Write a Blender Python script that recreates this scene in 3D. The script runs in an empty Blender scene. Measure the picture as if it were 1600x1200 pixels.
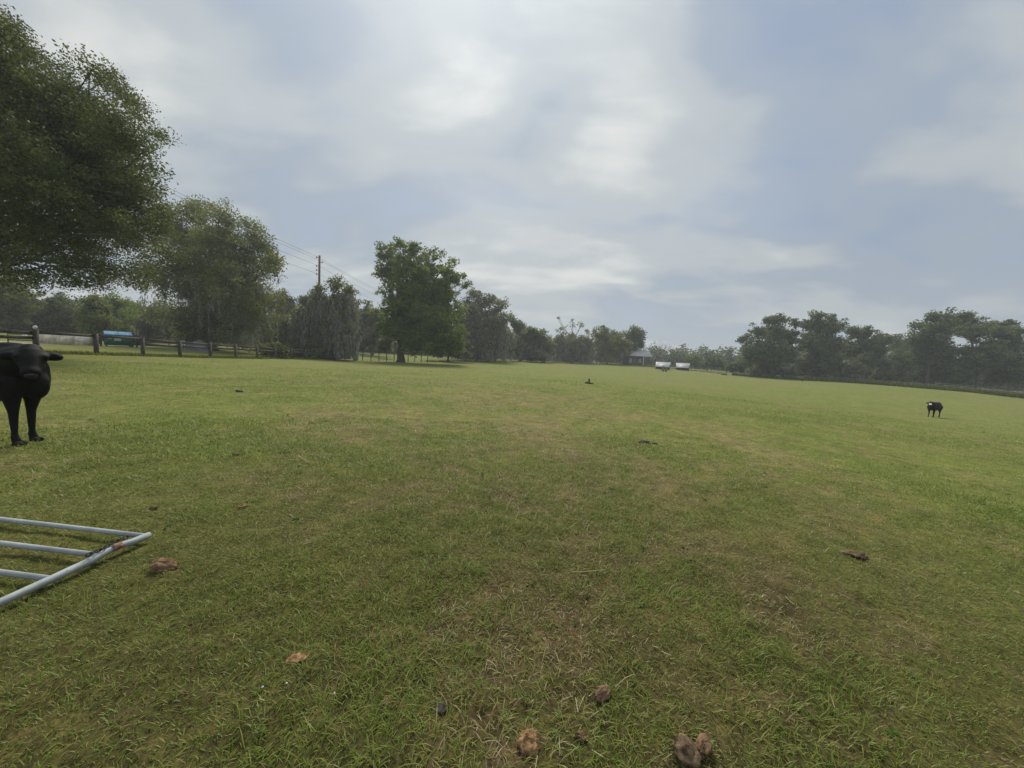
import bpy, bmesh, math, random
import numpy as np
from mathutils import Vector, Matrix, Quaternion

rng = np.random.default_rng(7)
random.seed(7)
R = math.radians
scene = bpy.context.scene
col = scene.collection

# ------------------------------------------------------------------ camera
F_PX = 601.0                       # focal length in pixels of the 1600 px wide photograph
EYE = 1.55
PITCH, ROLL = R(3.8), R(2.5)
fw = Vector((0, math.cos(PITCH), -math.sin(PITCH)))
r0 = Vector((1, 0, 0)); u0 = r0.cross(fw)
right = r0 * math.cos(ROLL) + u0 * math.sin(ROLL)
up = u0 * math.cos(ROLL) - r0 * math.sin(ROLL)
CAM = Vector((0, 0, EYE))
cam_data = bpy.data.cameras.new('camera')
cam = bpy.data.objects.new('camera', cam_data); col.objects.link(cam)
cam_data.sensor_width = 36.0
cam_data.lens = 36.0 * F_PX / 1600.0
cam_data.clip_start = 0.05; cam_data.clip_end = 5000
m3 = Matrix((right, up, -fw)).transposed()
cam.matrix_world = Matrix.Translation(CAM) @ m3.to_4x4()
scene.camera = cam

# ------------------------------------------------------------------ exposure
scene.view_settings.view_transform = 'Standard'
scene.view_settings.look = 'None'
scene.view_settings.exposure = 0.5
scene.view_settings.gamma = 1.0
scene.render.engine = 'CYCLES'
scene.cycles.use_denoising = True
scene.cycles.max_bounces = 6
scene.cycles.diffuse_bounces = 4
scene.cycles.glossy_bounces = 2
scene.cycles.transmission_bounces = 3
scene.cycles.volume_bounces = 0

# ------------------------------------------------------------------ sun and sky
SUN_EL, SUN_AZ = R(51), R(-8)
sun_dir = Vector((math.sin(SUN_AZ) * math.cos(SUN_EL), math.cos(SUN_AZ) * math.cos(SUN_EL), math.sin(SUN_EL)))
sd = bpy.data.lights.new('sun', 'SUN'); sd.energy = 2.8; sd.angle = R(20); sd.color = (1, .93, .80)
so = bpy.data.objects.new('sun', sd); col.objects.link(so)
so.rotation_euler = (-sun_dir).to_track_quat('-Z', 'Y').to_euler()


class NT:
    """small helper for node trees"""
    def __init__(self, tree):
        self.t = tree; self.n = tree.nodes; self.l = tree.links
    def add(self, kind, **kw):
        nd = self.n.new(kind)
        for k, v in kw.items():
            if k.startswith('i_'):
                key = k[2:]
                nd.inputs[int(key) if key.isdigit() else key.replace('_', ' ')].default_value = v
            else:
                setattr(nd, k, v)
        return nd
    def link(self, a, b): self.l.new(a, b)
    def math(self, op, a, b=None, c=None, clamp=False):
        nd = self.n.new('ShaderNodeMath'); nd.operation = op; nd.use_clamp = clamp
        for i, v in enumerate((a, b, c)):
            if v is None: continue
            if hasattr(v, 'is_linked'): self.link(v, nd.inputs[i])
            else: nd.inputs[i].default_value = v
        return nd.outputs[0]
    def mix(self, fac, a, b, blend='MIX'):
        nd = self.n.new('ShaderNodeMix'); nd.data_type = 'RGBA'; nd.blend_type = blend
        for s, v in ((nd.inputs[0], fac), (nd.inputs[6], a), (nd.inputs[7], b)):
            if hasattr(v, 'is_linked'): self.link(v, s)
            else: s.default_value = v if not isinstance(v, tuple) else (*v[:3], 1)
        return nd.outputs[2]
    def ramp(self, fac, stops, interp='LINEAR'):
        nd = self.n.new('ShaderNodeValToRGB'); nd.color_ramp.interpolation = interp
        cr = nd.color_ramp
        while len(cr.elements) > 1: cr.elements.remove(cr.elements[-1])
        cr.elements[0].position = stops[0][0]; cr.elements[0].color = (*stops[0][1], 1)
        for p, c in stops[1:]:
            e = cr.elements.new(p); e.color = (*c, 1)
        self.link(fac, nd.inputs[0]); return nd.outputs[0]
    def noise(self, vec, scale, detail=4, rough=.55, dist=0.0):
        nd = self.n.new('ShaderNodeTexNoise')
        nd.inputs['Scale'].default_value = scale; nd.inputs['Detail'].default_value = detail
        nd.inputs['Roughness'].default_value = rough; nd.inputs['Distortion'].default_value = dist
        if vec is not None: self.link(vec, nd.inputs['Vector'])
        return nd.outputs[0]


world = bpy.data.worlds.new('World'); scene.world = world; world.use_nodes = True
w = NT(world.node_tree); w.n.clear()
out = w.add('ShaderNodeOutputWorld'); bg = w.add('ShaderNodeBackground')
bg.inputs['Strength'].default_value = 0.089
sky = w.add('ShaderNodeTexSky', sky_type='NISHITA', sun_disc=False, sun_elevation=SUN_EL, sun_rotation=SUN_AZ,
            air_density=1.0, dust_density=2.0, ozone_density=1.0)
tc = w.add('ShaderNodeTexCoord')
sep = w.add('ShaderNodeSeparateXYZ'); w.link(tc.outputs['Generated'], sep.inputs[0])
zc = w.math('ADD', w.math('MAXIMUM', sep.outputs[2], 0.0), 0.30)
comb = w.add('ShaderNodeCombineXYZ')
w.link(w.math('DIVIDE', sep.outputs[0], zc), comb.inputs[0]); w.link(w.math('DIVIDE', sep.outputs[1], zc), comb.inputs[1])
mp = w.add('ShaderNodeMapping'); mp.inputs['Rotation'].default_value = (0, 0, R(-24)); mp.inputs['Scale'].default_value = (.9, 1.5, 1)
mp.inputs['Location'].default_value = (3.1, 1.7, 0)
w.link(comb.outputs[0], mp.inputs[0])
n_big = w.noise(mp.outputs[0], 1.25, 3, .50, .5)
n_fine = w.noise(mp.outputs[0], 3.2, 5, .55, .3)
# direction wobbled by noise, so that thick and thin places in the cloud deck get ragged soft edges
nv = w.add('ShaderNodeTexNoise'); nv.inputs['Scale'].default_value = 1.9; nv.inputs['Detail'].default_value = 3; w.link(mp.outputs[0], nv.inputs['Vector'])
wob = w.add('ShaderNodeVectorMath', operation='MULTIPLY_ADD'); w.link(nv.outputs[1], wob.inputs[0]); wob.inputs[1].default_value = (.26, .26, .22); wob.inputs[2].default_value = (-.13, -.13, -.11)
wd = w.add('ShaderNodeVectorMath', operation='ADD'); w.link(tc.outputs['Generated'], wd.inputs[0]); w.link(wob.outputs[0], wd.inputs[1])
wdn = w.add('ShaderNodeVectorMath', operation='NORMALIZE'); w.link(wd.outputs[0], wdn.inputs[0])
def lobe(az, el, power, amp, acc):
    dv = (math.sin(R(az)) * math.cos(R(el)), math.cos(R(az)) * math.cos(R(el)), math.sin(R(el)))
    nd = w.add('ShaderNodeVectorMath', operation='DOT_PRODUCT'); w.link(wdn.outputs[0], nd.inputs[0]); nd.inputs[1].default_value = dv
    return w.math('MULTIPLY_ADD', w.math('POWER', w.math('MAXIMUM', nd.outputs['Value'], 0.0), power), amp, acc)
nn = w.math('ADD', w.math('MULTIPLY', n_big, .70), w.math('MULTIPLY', n_fine, .30))
thick = nn
# (azimuth, elevation, tightness, amount): brighter and darker parts of the cloud deck
for az, el, pw, am in ((-8, 46, 26, .10), (-22, 32, 60, .07), (13, 27.5, 70, .12), (-1, 18.5, 90, .13), (26, 21.5, 110, .09), (35.6, 23.5, 100, .11), (47, 23.5, 90, .09), (-47, 28, 40, .10), (55, 33, 60, .07),
                     (3, 30, 110, -.13), (37, 29, 90, -.15), (27, 38, 70, -.12), (42, 16.5, 90, -.13), (-38, 21.5, 60, -.08), (-31, 34, 90, -.07), (-22, 17, 90, -.04), (25, 10, 90, -.04)):
    thick = lobe(az, el, pw, am, thick)
dotn = w.add('ShaderNodeVectorMath', operation='DOT_PRODUCT'); w.link(tc.outputs['Generated'], dotn.inputs[0])
dotn.inputs[1].default_value = sun_dir
dp = w.math('MAXIMUM', dotn.outputs['Value'], 0.0)
glow = w.math('ADD', w.math('MULTIPLY', w.math('POWER', dp, 3.0), .22), w.math('MULTIPLY', w.math('POWER', dp, 30.0), .42))
cloud = w.ramp(thick, [(.27, (2.65, 3.25, 4.35)), (.41, (3.15, 3.70, 4.40)), (.54, (4.25, 4.65, 4.95)), (.70, (6.0, 6.15, 6.05))], 'EASE')
back = w.math('MULTIPLY', w.math('MAXIMUM', w.math('MULTIPLY', sep.outputs[1], -1.0), 0.0), .55)     # added fill: unseen sky behind the viewer, brightened to lift camera-facing surfaces
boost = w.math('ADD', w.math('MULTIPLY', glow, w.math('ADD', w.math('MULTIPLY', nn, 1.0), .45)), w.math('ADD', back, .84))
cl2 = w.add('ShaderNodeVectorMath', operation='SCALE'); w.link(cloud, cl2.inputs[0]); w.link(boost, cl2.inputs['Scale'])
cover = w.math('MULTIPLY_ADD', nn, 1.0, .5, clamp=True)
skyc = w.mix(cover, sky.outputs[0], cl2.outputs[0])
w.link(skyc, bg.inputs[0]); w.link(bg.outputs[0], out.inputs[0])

# ------------------------------------------------------------------ generic helpers
def P(px, py, d):
    """point that the photograph shows at pixel (px, py), d metres deep"""
    return CAM + (right * ((px - 800) / F_PX) + up * ((600 - py) / F_PX) + fw) * d

CTRL = [(33, 693, 4.95), (52, 690, 5.1), (146, 554, 23.3), (217, 556, 26.1), (273, 558, 29), (322, 559, 31.9), (397, 560, 38.1),
        (455, 561, 44.5), (538, 562.5, 54), (656, 565, 66), (185, 541, 36), (20, 538, 36), (300, 546, 45), (790, 565, 88),
        (900, 567, 115), (1000, 570, 125), (1037, 581, 88), (1457, 652, 26), (1600, 623, 60), (1520, 613, 66), (1440, 607, 72),
        (1330, 598, 81), (1250, 594, 86), (1160, 588, 98), (1090, 578, 120), (930, 599, 26)]
cp = [tuple(P(*c)) for c in CTRL]
cp += [(0, 0, 0), (2, 1.5, -.03), (-2, 1.5, .03), (0, 4, 0), (3, 4, -.08), (-2.5, 2.7, .06), (0, -6, 0), (-8, -4, .2), (8, -4, -.2), (0, 10, .03),
       (-60, 60, 1.9), (-90, 20, 2.0), (-60, -40, 1.5), (60, -40, -1.6), (100, 30, -1.6), (-60, 140, 1.8), (0, 190, 1.3), (120, 160, -1.0), (0, -100, 0)]
cp = np.array(cp)

def _phi(r2): return 0.5 * r2 * np.log(r2 + 1e-9)
_S = 30.0
_xy = cp[:, :2] / _S
_K = _phi(((_xy[:, None] - _xy[None]) ** 2).sum(-1)) + np.eye(len(cp)) * 0.02
_Pm = np.c_[np.ones(len(cp)), _xy]
_A = np.block([[_K, _Pm], [_Pm.T, np.zeros((3, 3))]])
_wts = np.linalg.solve(_A, np.r_[cp[:, 2], 0, 0, 0])

def ground_np(x, y):
    x = np.asarray(x, float); y = np.asarray(y, float)
    rr = np.hypot(x, y); k = np.where(rr > 190, 190 / np.maximum(rr, 1), 1)
    q = np.stack([x * k, y * k], -1) / _S
    sh = q.shape[:-1]; q = q.reshape(-1, 2); res = np.empty(len(q))
    for i in range(0, len(q), 60000):
        b = q[i:i + 60000]
        res[i:i + 60000] = _phi(((b[:, None] - _xy[None]) ** 2).sum(-1)) @ _wts[:-3] + np.c_[np.ones(len(b)), b] @ _wts[-3:]
    return np.clip(res, -3.5, 2.6).reshape(sh)

def gz(x, y): return float(ground_np(np.array([x]), np.array([y]))[0])

def G(px, d, lift=0.0):
    """point of the ground in the photograph's column px, d metres deep"""
    py = 560
    for _ in range(8):
        p = P(px, py, d); z = gz(p.x, p.y)
        py -= (z - p.z) * F_PX / d
    p.z = z + lift
    return p

def on_ground(px, py):
    """where the ray through a pixel meets the ground"""
    lo, hi = 0.6, 160.0
    t = lo
    dirv = P(px, py, 1) - CAM
    prev = t
    while t < hi:
        p = CAM + dirv * t
        if p.z < gz(p.x, p.y):
            a, b = prev, t
            for _ in range(18):
                m = (a + b) / 2; p = CAM + dirv * m
                if p.z < gz(p.x, p.y): b = m
                else: a = m
            return CAM + dirv * b, b
        prev = t; t *= 1.06
    return CAM + dirv * hi, hi

def build(name, verts, faces, mats, parent=None, smooth=False, attrs=None, loc=None, fmat=None):
    """faces: list of int arrays, each (n, k)"""
    me = bpy.data.meshes.new(name)
    verts = np.asarray(verts, np.float32)
    faces = [np.asarray(f, np.int32) for f in faces if len(f)]
    me.vertices.add(len(verts)); me.vertices.foreach_set('co', verts.ravel())
    nl = sum(f.size for f in faces); nf = sum(len(f) for f in faces)
    me.loops.add(nl); me.polygons.add(nf)
    me.loops.foreach_set('vertex_index', np.concatenate([f.ravel() for f in faces]))
    tot = np.concatenate([np.full(len(f), f.shape[1], np.int32) for f in faces])
    start = np.concatenate([[0], np.cumsum(tot)[:-1]]).astype(np.int32)
    me.polygons.foreach_set('loop_start', start); me.polygons.foreach_set('loop_total', tot)
    if smooth: me.polygons.foreach_set('use_smooth', np.ones(nf, bool))
    for mt in (mats if isinstance(mats, (list, tuple)) else [mats]): me.materials.append(mt)
    if fmat is not None: me.polygons.foreach_set('material_index', np.asarray(fmat, np.int32))
    if attrs:
        for k, (dom, v) in attrs.items():
            a = me.attributes.new(k, 'FLOAT', dom); a.data.foreach_set('value', np.asarray(v, np.float32))
    me.update(calc_edges=True); me.validate()
    o = bpy.data.objects.new(name, me); col.objects.link(o)
    if parent is not None: o.parent = parent
    if loc is not None: o.location = loc
    return o

class MB:
    """collects shapes for one mesh"""
    def __init__(self): self.v = []; self.q = []; self.t = []; self.n = 0
    def add(self, v, q=(), t=()):
        self.v.append(np.asarray(v, float).reshape(-1, 3))
        if len(q): self.q.append(np.asarray(q, int).reshape(-1, 4) + self.n)
        if len(t): self.t.append(np.asarray(t, int).reshape(-1, 3) + self.n)
        self.n += len(self.v[-1])
    def box(self, c, s, rz=0.0, taper=1.0, mat=None, jit=0.0):
        x, y, z = [k / 2 for k in s]
        v = np.array([(-x, -y, -z), (x, -y, -z), (x, y, -z), (-x, y, -z), (-x * taper, -y * taper, z), (x * taper, -y * taper, z), (x * taper, y * taper, z), (-x * taper, y * taper, z)])
        if jit: v += rng.normal(0, jit, v.shape)
        if rz:
            ca, sa = math.cos(rz), math.sin(rz); v = np.c_[v[:, 0] * ca - v[:, 1] * sa, v[:, 0] * sa + v[:, 1] * ca, v[:, 2]]
        if mat is not None: v = v @ np.array(mat).T
        self.add(v + np.array(c), [(0, 3, 2, 1), (4, 5, 6, 7), (0, 1, 5, 4), (1, 2, 6, 5), (2, 3, 7, 6), (3, 0, 4, 7)])
    def beam(self, a, b, wdt, h):
        """board from a to b, upright height h, thickness wdt"""
        a = np.array(a, float); b = np.array(b, float); d = b - a
        s = np.cross(d, (0, 0, 1.0)); s /= np.linalg.norm(s) + 1e-9; s *= wdt / 2; u = np.array((0, 0, h / 2))
        v = [a - s - u, a + s - u, a + s + u, a - s + u, b - s - u, b + s - u, b + s + u, b - s + u]
        self.add(v, [(0, 1, 2, 3), (7, 6, 5, 4), (0, 4, 5, 1), (1, 5, 6, 2), (2, 6, 7, 3), (3, 7, 4, 0)])
    def tube(self, pts, rad, k=8, cap=True):
        pts = np.asarray(pts, float); n = len(pts); rad = np.broadcast_to(np.asarray(rad, float), (n,))
        tan = np.gradient(pts, axis=0); tan /= np.linalg.norm(tan, axis=1)[:, None] + 1e-9
        ref = np.where(np.abs(tan[:, 2:3]) > .9, np.array([[1., 0, 0]]), np.array([[0, 0, 1.]]))
        a = np.cross(tan, ref[:1] if np.allclose(ref, ref[0]) else np.array([[.6, .8, .05]])); a /= np.linalg.norm(a, axis=1)[:, None] + 1e-9
        b = np.cross(tan, a)
        ang = np.arange(k) * 2 * math.pi / k
        ring = pts[:, None] + rad[:, None, None] * (a[:, None] * np.cos(ang)[None, :, None] + b[:, None] * np.sin(ang)[None, :, None])
        i = np.arange(n - 1)[:, None] * k; j = np.arange(k)[None]; j2 = (j + 1) % k
        q = np.stack([i + j, i + j2, i + k + j2, i + k + j], -1).reshape(-1, 4)
        v = ring.reshape(-1, 3); t = []
        if cap:
            v = np.r_[v, pts[:1], pts[-1:]]
            c0, c1 = n * k, n * k + 1
            t = [(c0, (jj + 1) % k, jj) for jj in range(k)] + [(c1, (n - 1) * k + jj, (n - 1) * k + (jj + 1) % k) for jj in range(k)]
        self.add(v, q, t)
    def ell(self, c, r, nu=14, nv=9, rot=None, noise=0.0, seed=0):
        th = np.linspace(0, math.pi, nv); ph = np.arange(nu) * 2 * math.pi / nu
        v = np.stack([np.sin(th)[:, None] * np.cos(ph), np.sin(th)[:, None] * np.sin(ph), np.repeat(np.cos(th)[:, None], nu, 1)], -1).reshape(-1, 3)
        if noise:
            g = np.random.default_rng(seed); f = np.ones(len(v))
            for _ in range(7):
                d = g.normal(size=3); f += noise * np.sin(v @ d * g.uniform(1.5, 5) + g.uniform(0, 6)) * .5
            for _ in range(9 if nu > 18 else 0):
                d = g.normal(size=3); f += noise * .22 * np.sin(v @ d * g.uniform(6, 13) + g.uniform(0, 6))
            v = v * f[:, None]
        v = v * np.array(r)
        if rot is not None: v = v @ np.array(rot).T
        i = np.arange(nv - 1)[:, None] * nu; j = np.arange(nu)[None]; j2 = (j + 1) % nu
        q = np.stack([i + j, i + nu + j, i + nu + j2, i + j2], -1).reshape(-1, 4)
        self.add(v + np.array(c), q)
    def build(self, name, mat, parent=None, smooth=False, loc=None):
        v = np.concatenate(self.v); f = []
        if self.q: f.append(np.concatenate(self.q))
        if self.t: f.append(np.concatenate(self.t))
        return build(name, v, f, mat, parent, smooth, loc=loc)

def tag(o, label=None, cat=None, group=None, kind=None):
    if label: o['label'] = label
    if cat: o['category'] = cat
    if group: o['group'] = group
    if kind: o['kind'] = kind
    return o

def empty(name, loc, label=None, cat=None, group=None, rz=0.0):
    o = bpy.data.objects.new(name, None); col.objects.link(o)
    o.location = loc; o.rotation_euler = (0, 0, rz); o.empty_display_size = .2
    return tag(o, label, cat, group)

def copy_tree(o, parent=None):
    c = o.copy(); col.objects.link(c)
    if parent is not None: c.parent = parent
    for ch in o.children: copy_tree(ch, c)
    return c

# ------------------------------------------------------------------ materials
def mat_basic(name, c1, c2=None, scale=8.0, rough=.8, bump=.0, metal=0.0, stretch=None, detail=5, spec=.3):
    m = bpy.data.materials.new(name); m.use_nodes = True; t = NT(m.node_tree)
    b = m.node_tree.nodes['Principled BSDF']; b.inputs['Roughness'].default_value = rough; b.inputs['Metallic'].default_value = metal
    b.inputs['Specular IOR Level'].default_value = spec
    tcn = t.add('ShaderNodeTexCoord'); v = tcn.outputs['Object']
    if stretch:
        mpn = t.add('ShaderNodeMapping'); mpn.inputs['Scale'].default_value = stretch; t.link(v, mpn.inputs[0]); v = mpn.outputs[0]
    nz = t.noise(v, scale, detail, .6)
    c = t.ramp(nz, [(.32, c1), (.68, c2 or c1)]); t.link(c, b.inputs['Base Color'])
    if bump:
        bn = t.add('ShaderNodeBump'); bn.inputs['Strength'].default_value = bump; bn.inputs['Distance'].default_value = .02
        t.link(nz, bn.inputs['Height']); t.link(bn.outputs[0], b.inputs['Normal'])
    return m

def mat_leaf(name, stops, trans=.35, rough=.55):
    m = bpy.data.materials.new(name); m.use_nodes = True; t = NT(m.node_tree)
    b = m.node_tree.nodes['Principled BSDF']; o = m.node_tree.nodes['Material Output']
    b.inputs['Roughness'].default_value = rough; b.inputs['Specular IOR Level'].default_value = .25
    a = t.add('ShaderNodeAttribute', attribute_name='tint')
    c = t.ramp(a.outputs['Fac'], stops); t.link(c, b.inputs['Base Color'])
    tr = t.add('ShaderNodeBsdfTranslucent'); t.link(t.mix(.35, c, (.16, .17, .03)), tr.inputs[0])
    mx = t.add('ShaderNodeMixShader'); mx.inputs[0].default_value = trans
    t.link(b.outputs[0], mx.inputs[1]); t.link(tr.outputs[0], mx.inputs[2]); t.link(mx.outputs[0], o.inputs[0])
    return m

M = {}
M['oak_dark'] = mat_leaf('oak_leaf', [(0, (.034, .052, .016)), (.5, (.082, .115, .034)), (1, (.165, .19, .055))], .36)
M['oak_mid'] = mat_leaf('olive_leaf', [(0, (.060, .080, .018)), (.5, (.145, .175, .038)), (1, (.26, .275, .065))], .42)
M['fresh'] = mat_leaf('fresh_leaf', [(0, (.060, .105, .014)), (.5, (.14, .215, .028)), (1, (.25, .32, .050))], .48)
M['light'] = mat_leaf('light_leaf', [(0, (.080, .115, .032)), (.5, (.16, .205, .055)), (1, (.25, .28, .09))], .48)
M['grey_leaf'] = mat_leaf('grey_green_leaf', [(0, (.070, .080, .045)), (.5, (.155, .17, .09)), (1, (.25, .265, .15))], .5)
M['cool_leaf'] = mat_leaf('cool_green_leaf', [(0, (.046, .070, .032)), (.5, (.105, .148, .060)), (1, (.20, .24, .10))], .42)
M['moss'] = mat_leaf('spanish_moss', [(0, (.13, .13, .112)), (.5, (.26, .26, .23)), (1, (.40, .395, .35))], .4, .9)
M['bark'] = mat_basic('bark', (.035, .03, .025), (.10, .09, .075), 14, .95, .6, stretch=(1, 1, .25))
M['pale_bark'] = mat_basic('pale_bark', (.16, .15, .14), (.30, .29, .27), 10, .95, .3)
M['fence_wood'] = mat_basic('dark_fence_wood', (.038, .033, .028), (.105, .094, .082), 9, .85, .3, stretch=(1, 1, 1))
M['grey_wood'] = mat_basic('weathered_wood', (.10, .095, .085), (.22, .21, .19), 6, .9, .3)
M['wire_post'] = mat_basic('dark_post_wood', (.03, .027, .022), (.09, .08, .065), 12, .9, .3)
M['wire'] = mat_basic('wire_metal', (.18, .18, .18), (.26, .26, .26), 20, .5, metal=.6)
M['cable'] = mat_basic('power_cable', (.05, .05, .055), (.08, .08, .085), 5, .6)
M['pole'] = mat_basic('pole_wood', (.085, .052, .042), (.16, .105, .088), 7, .9, .3, stretch=(1, 1, .15))
M['porcelain'] = mat_basic('insulator', (.12, .11, .11), (.2, .19, .19), 5, .3)
M['ply'] = mat_basic('stained_plywood', (.42, .33, .24), (.90, .85, .74), 3.2, .85, .1, detail=7)
M['dump_green'] = mat_basic('green_paint', (.014, .078, .062), (.030, .12, .095), 5, .5)
M['dump_lid'] = mat_basic('blue_lid_plastic', (.16, .42, .68), (.24, .52, .78), 3, .35)
M['blackmetal'] = mat_basic('black_metal', (.012, .012, .013), (.03, .03, .032), 6, .6)
M['sign_white'] = mat_basic('sign_white', (.55, .54, .5), (.7, .69, .65), 6, .6)
M['sign_green'] = mat_basic('sign_pale_green', (.18, .42, .34), (.26, .52, .43), 10, .6)
M['sign_red'] = mat_basic('sign_red', (.45, .09, .05), (.55, .14, .09), 8, .6)
M['white_metal'] = mat_basic('white_roof_metal', (.40, .41, .42), (.60, .61, .62), 1.5, .4, stretch=(1, 1, 1))
M['barn'] = mat_basic('grey_barn_boards', (.115, .11, .115), (.19, .185, .19), 2.5, .85, .2, stretch=(3, 3, .3))
M['dark_gap'] = mat_basic('dark_interior', (.02, .02, .022), (.04, .04, .045), 3, .9)
M['white_paint'] = mat_basic('white_paint', (.55, .55, .53), (.72, .72, .70), 5, .6)
M['tarp'] = mat_basic('grey_tarp', (.07, .072, .08), (.13, .13, .14), 5, .7, .3)
M['plaster'] = mat_basic('grey_plaster', (.12, .12, .115), (.2, .2, .19), 5, .85, .2)
M['globe'] = mat_basic('frosted_globe', (.5, .5, .48), (.62, .62, .6), 5, .4)
M['dung_brown'] = mat_basic('dry_manure', (.070, .041, .022), (.26, .165, .09), 30, .95, 1.0, detail=8)
M['dung_tan'] = mat_basic('tan_manure', (.13, .070, .032), (.40, .25, .125), 30, .95, 1.0, detail=8)
M['dung_dark'] = mat_basic('dark_manure', (.018, .014, .011), (.085, .070, .055), 26, .9, 1.0, detail=8)
M['dung_grey'] = mat_basic('grey_manure', (.030, .019, .011), (.20, .135, .078), 22, .9, 1.0, detail=8)
M['straw'] = mat_basic('dry_straw', (.30, .24, .13), (.42, .35, .21), 30, .8)
M['hoof'] = mat_basic('hoof_horn', (.008, .007, .0065), (.02, .018, .016), 12, .8)
M['nose'] = mat_basic('nose_skin', (.014, .014, .015), (.032, .031, .032), 22, .45, .2)
M['eye'] = mat_basic('eye', (.006, .005, .004), (.01, .008, .006), 5, .08, spec=.6)

def mat_galv():
    m = bpy.data.materials.new('galvanised_pipe'); m.use_nodes = True; t = NT(m.node_tree); b = m.node_tree.nodes['Principled BSDF']
    v = t.add('ShaderNodeTexCoord').outputs['Object']
    n1 = t.noise(v, 7, 6, .65); n2 = t.noise(v, 45, 4, .7)
    c = t.ramp(n1, [(.3, (.21, .235, .24)), (.6, (.31, .34, .35)), (.8, (.39, .415, .42))])
    dirt = t.ramp(n2, [(.60, (0, 0, 0)), (.74, (1, 1, 1))])
    c = t.mix(t.math('MULTIPLY', dirt, .8), c, (.17, .155, .13)); t.link(c, b.inputs['Base Color'])
    b.inputs['Metallic'].default_value = .1; b.inputs['Roughness'].default_value = .7
    return m
M['galv'] = mat_galv()
M['rust'] = mat_basic('rust', (.10, .045, .028), (.32, .20, .16), 40, .9, .5)

def mat_hide(name, face=None):
    m = bpy.data.materials.new(name); m.use_nodes = True; t = NT(m.node_tree); b = m.node_tree.nodes['Principled BSDF']
    v = t.add('ShaderNodeTexCoord').outputs['Object']
    n = t.noise(v, 30, 5, .7)
    c = t.ramp(n, [(.3, (.003, .003, .0033)), (.7, (.008, .0078, .0075))])
    if face:
        d = t.add('ShaderNodeVectorMath', operation='DISTANCE'); t.link(v, d.inputs[0]); d.inputs[1].default_value = face[0]
        k = t.math('LESS_THAN', t.math('ADD', d.outputs['Value'], t.math('MULTIPLY', n, .08)), face[1])
        c = t.mix(k, c, (.72, .69, .62))
    t.link(c, b.inputs['Base Color']); b.inputs['Roughness'].default_value = .68; b.inputs['Specular IOR Level'].default_value = .14
    bn = t.add('ShaderNodeBump'); bn.inputs['Strength'].default_value = .35; bn.inputs['Distance'].default_value = .01
    t.link(t.math('ADD', t.noise(v, 90, 3, .6), t.math('MULTIPLY', t.noise(v, 7, 3, .5), 3.0)), bn.inputs['Height']); t.link(bn.outputs[0], b.inputs['Normal'])
    return m

# ------------------------------------------------------------------ field: numpy value noise, ground sheet, grass
_lat = rng.random((4, 256, 256))
def vnoise(x, y, s, k=0):
    x = np.asarray(x) / s + 31.7 * (k + 1); y = np.asarray(y) / s + 17.3 * (k + 1)
    xi = np.floor(x).astype(int); yi = np.floor(y).astype(int); fx = x - xi; fy = y - yi
    fx = fx * fx * (3 - 2 * fx); fy = fy * fy * (3 - 2 * fy); L = _lat[k % 4]
    g = lambda i, j: L[i % 256, j % 256]
    return (g(xi, yi) * (1 - fx) + g(xi + 1, yi) * fx) * (1 - fy) + (g(xi, yi + 1) * (1 - fx) + g(xi + 1, yi + 1) * fx) * fy

def fbm(x, y, s, k=0, oct=4):
    r = 0; a = 1; t = 0
    for i in range(oct):
        r = r + a * vnoise(x, y, s / 2 ** i, k + i); t += a; a *= .55
    return r / t

def sstep(a, b, x): q = np.clip((x - a) / (b - a), 0, 1); return q * q * (3 - 2 * q)

def worn(x, y):
    """0 = green turf, 1 = worn brown thatch"""
    d = np.hypot(x, y)
    a = fbm(x, y, 1.5, 0, 4); b = fbm(x, y, 6.5, 1, 3); c = fbm(x, y, .35, 2, 3)
    mid = np.exp(-((np.hypot(x - 1.5, (y - 7) * .8) / 7) ** 2))
    path = np.exp(-((x - .15 - .10 * y) / (.5 + .10 * y)) ** 2) * np.exp(-(y / 9.) ** 2)
    return np.clip(sstep(.42, .82, a * .36 + b * .22 + c * .22 + vnoise(x, y, .13, 3) * .20 + .07 * mid + .07 * path), 0, 1)

def lush(x, y):
    return sstep(.40, .62, fbm(x, y, 3.2, 3, 3) * .7 + fbm(x, y, .6, 1, 2) * .3)

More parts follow.
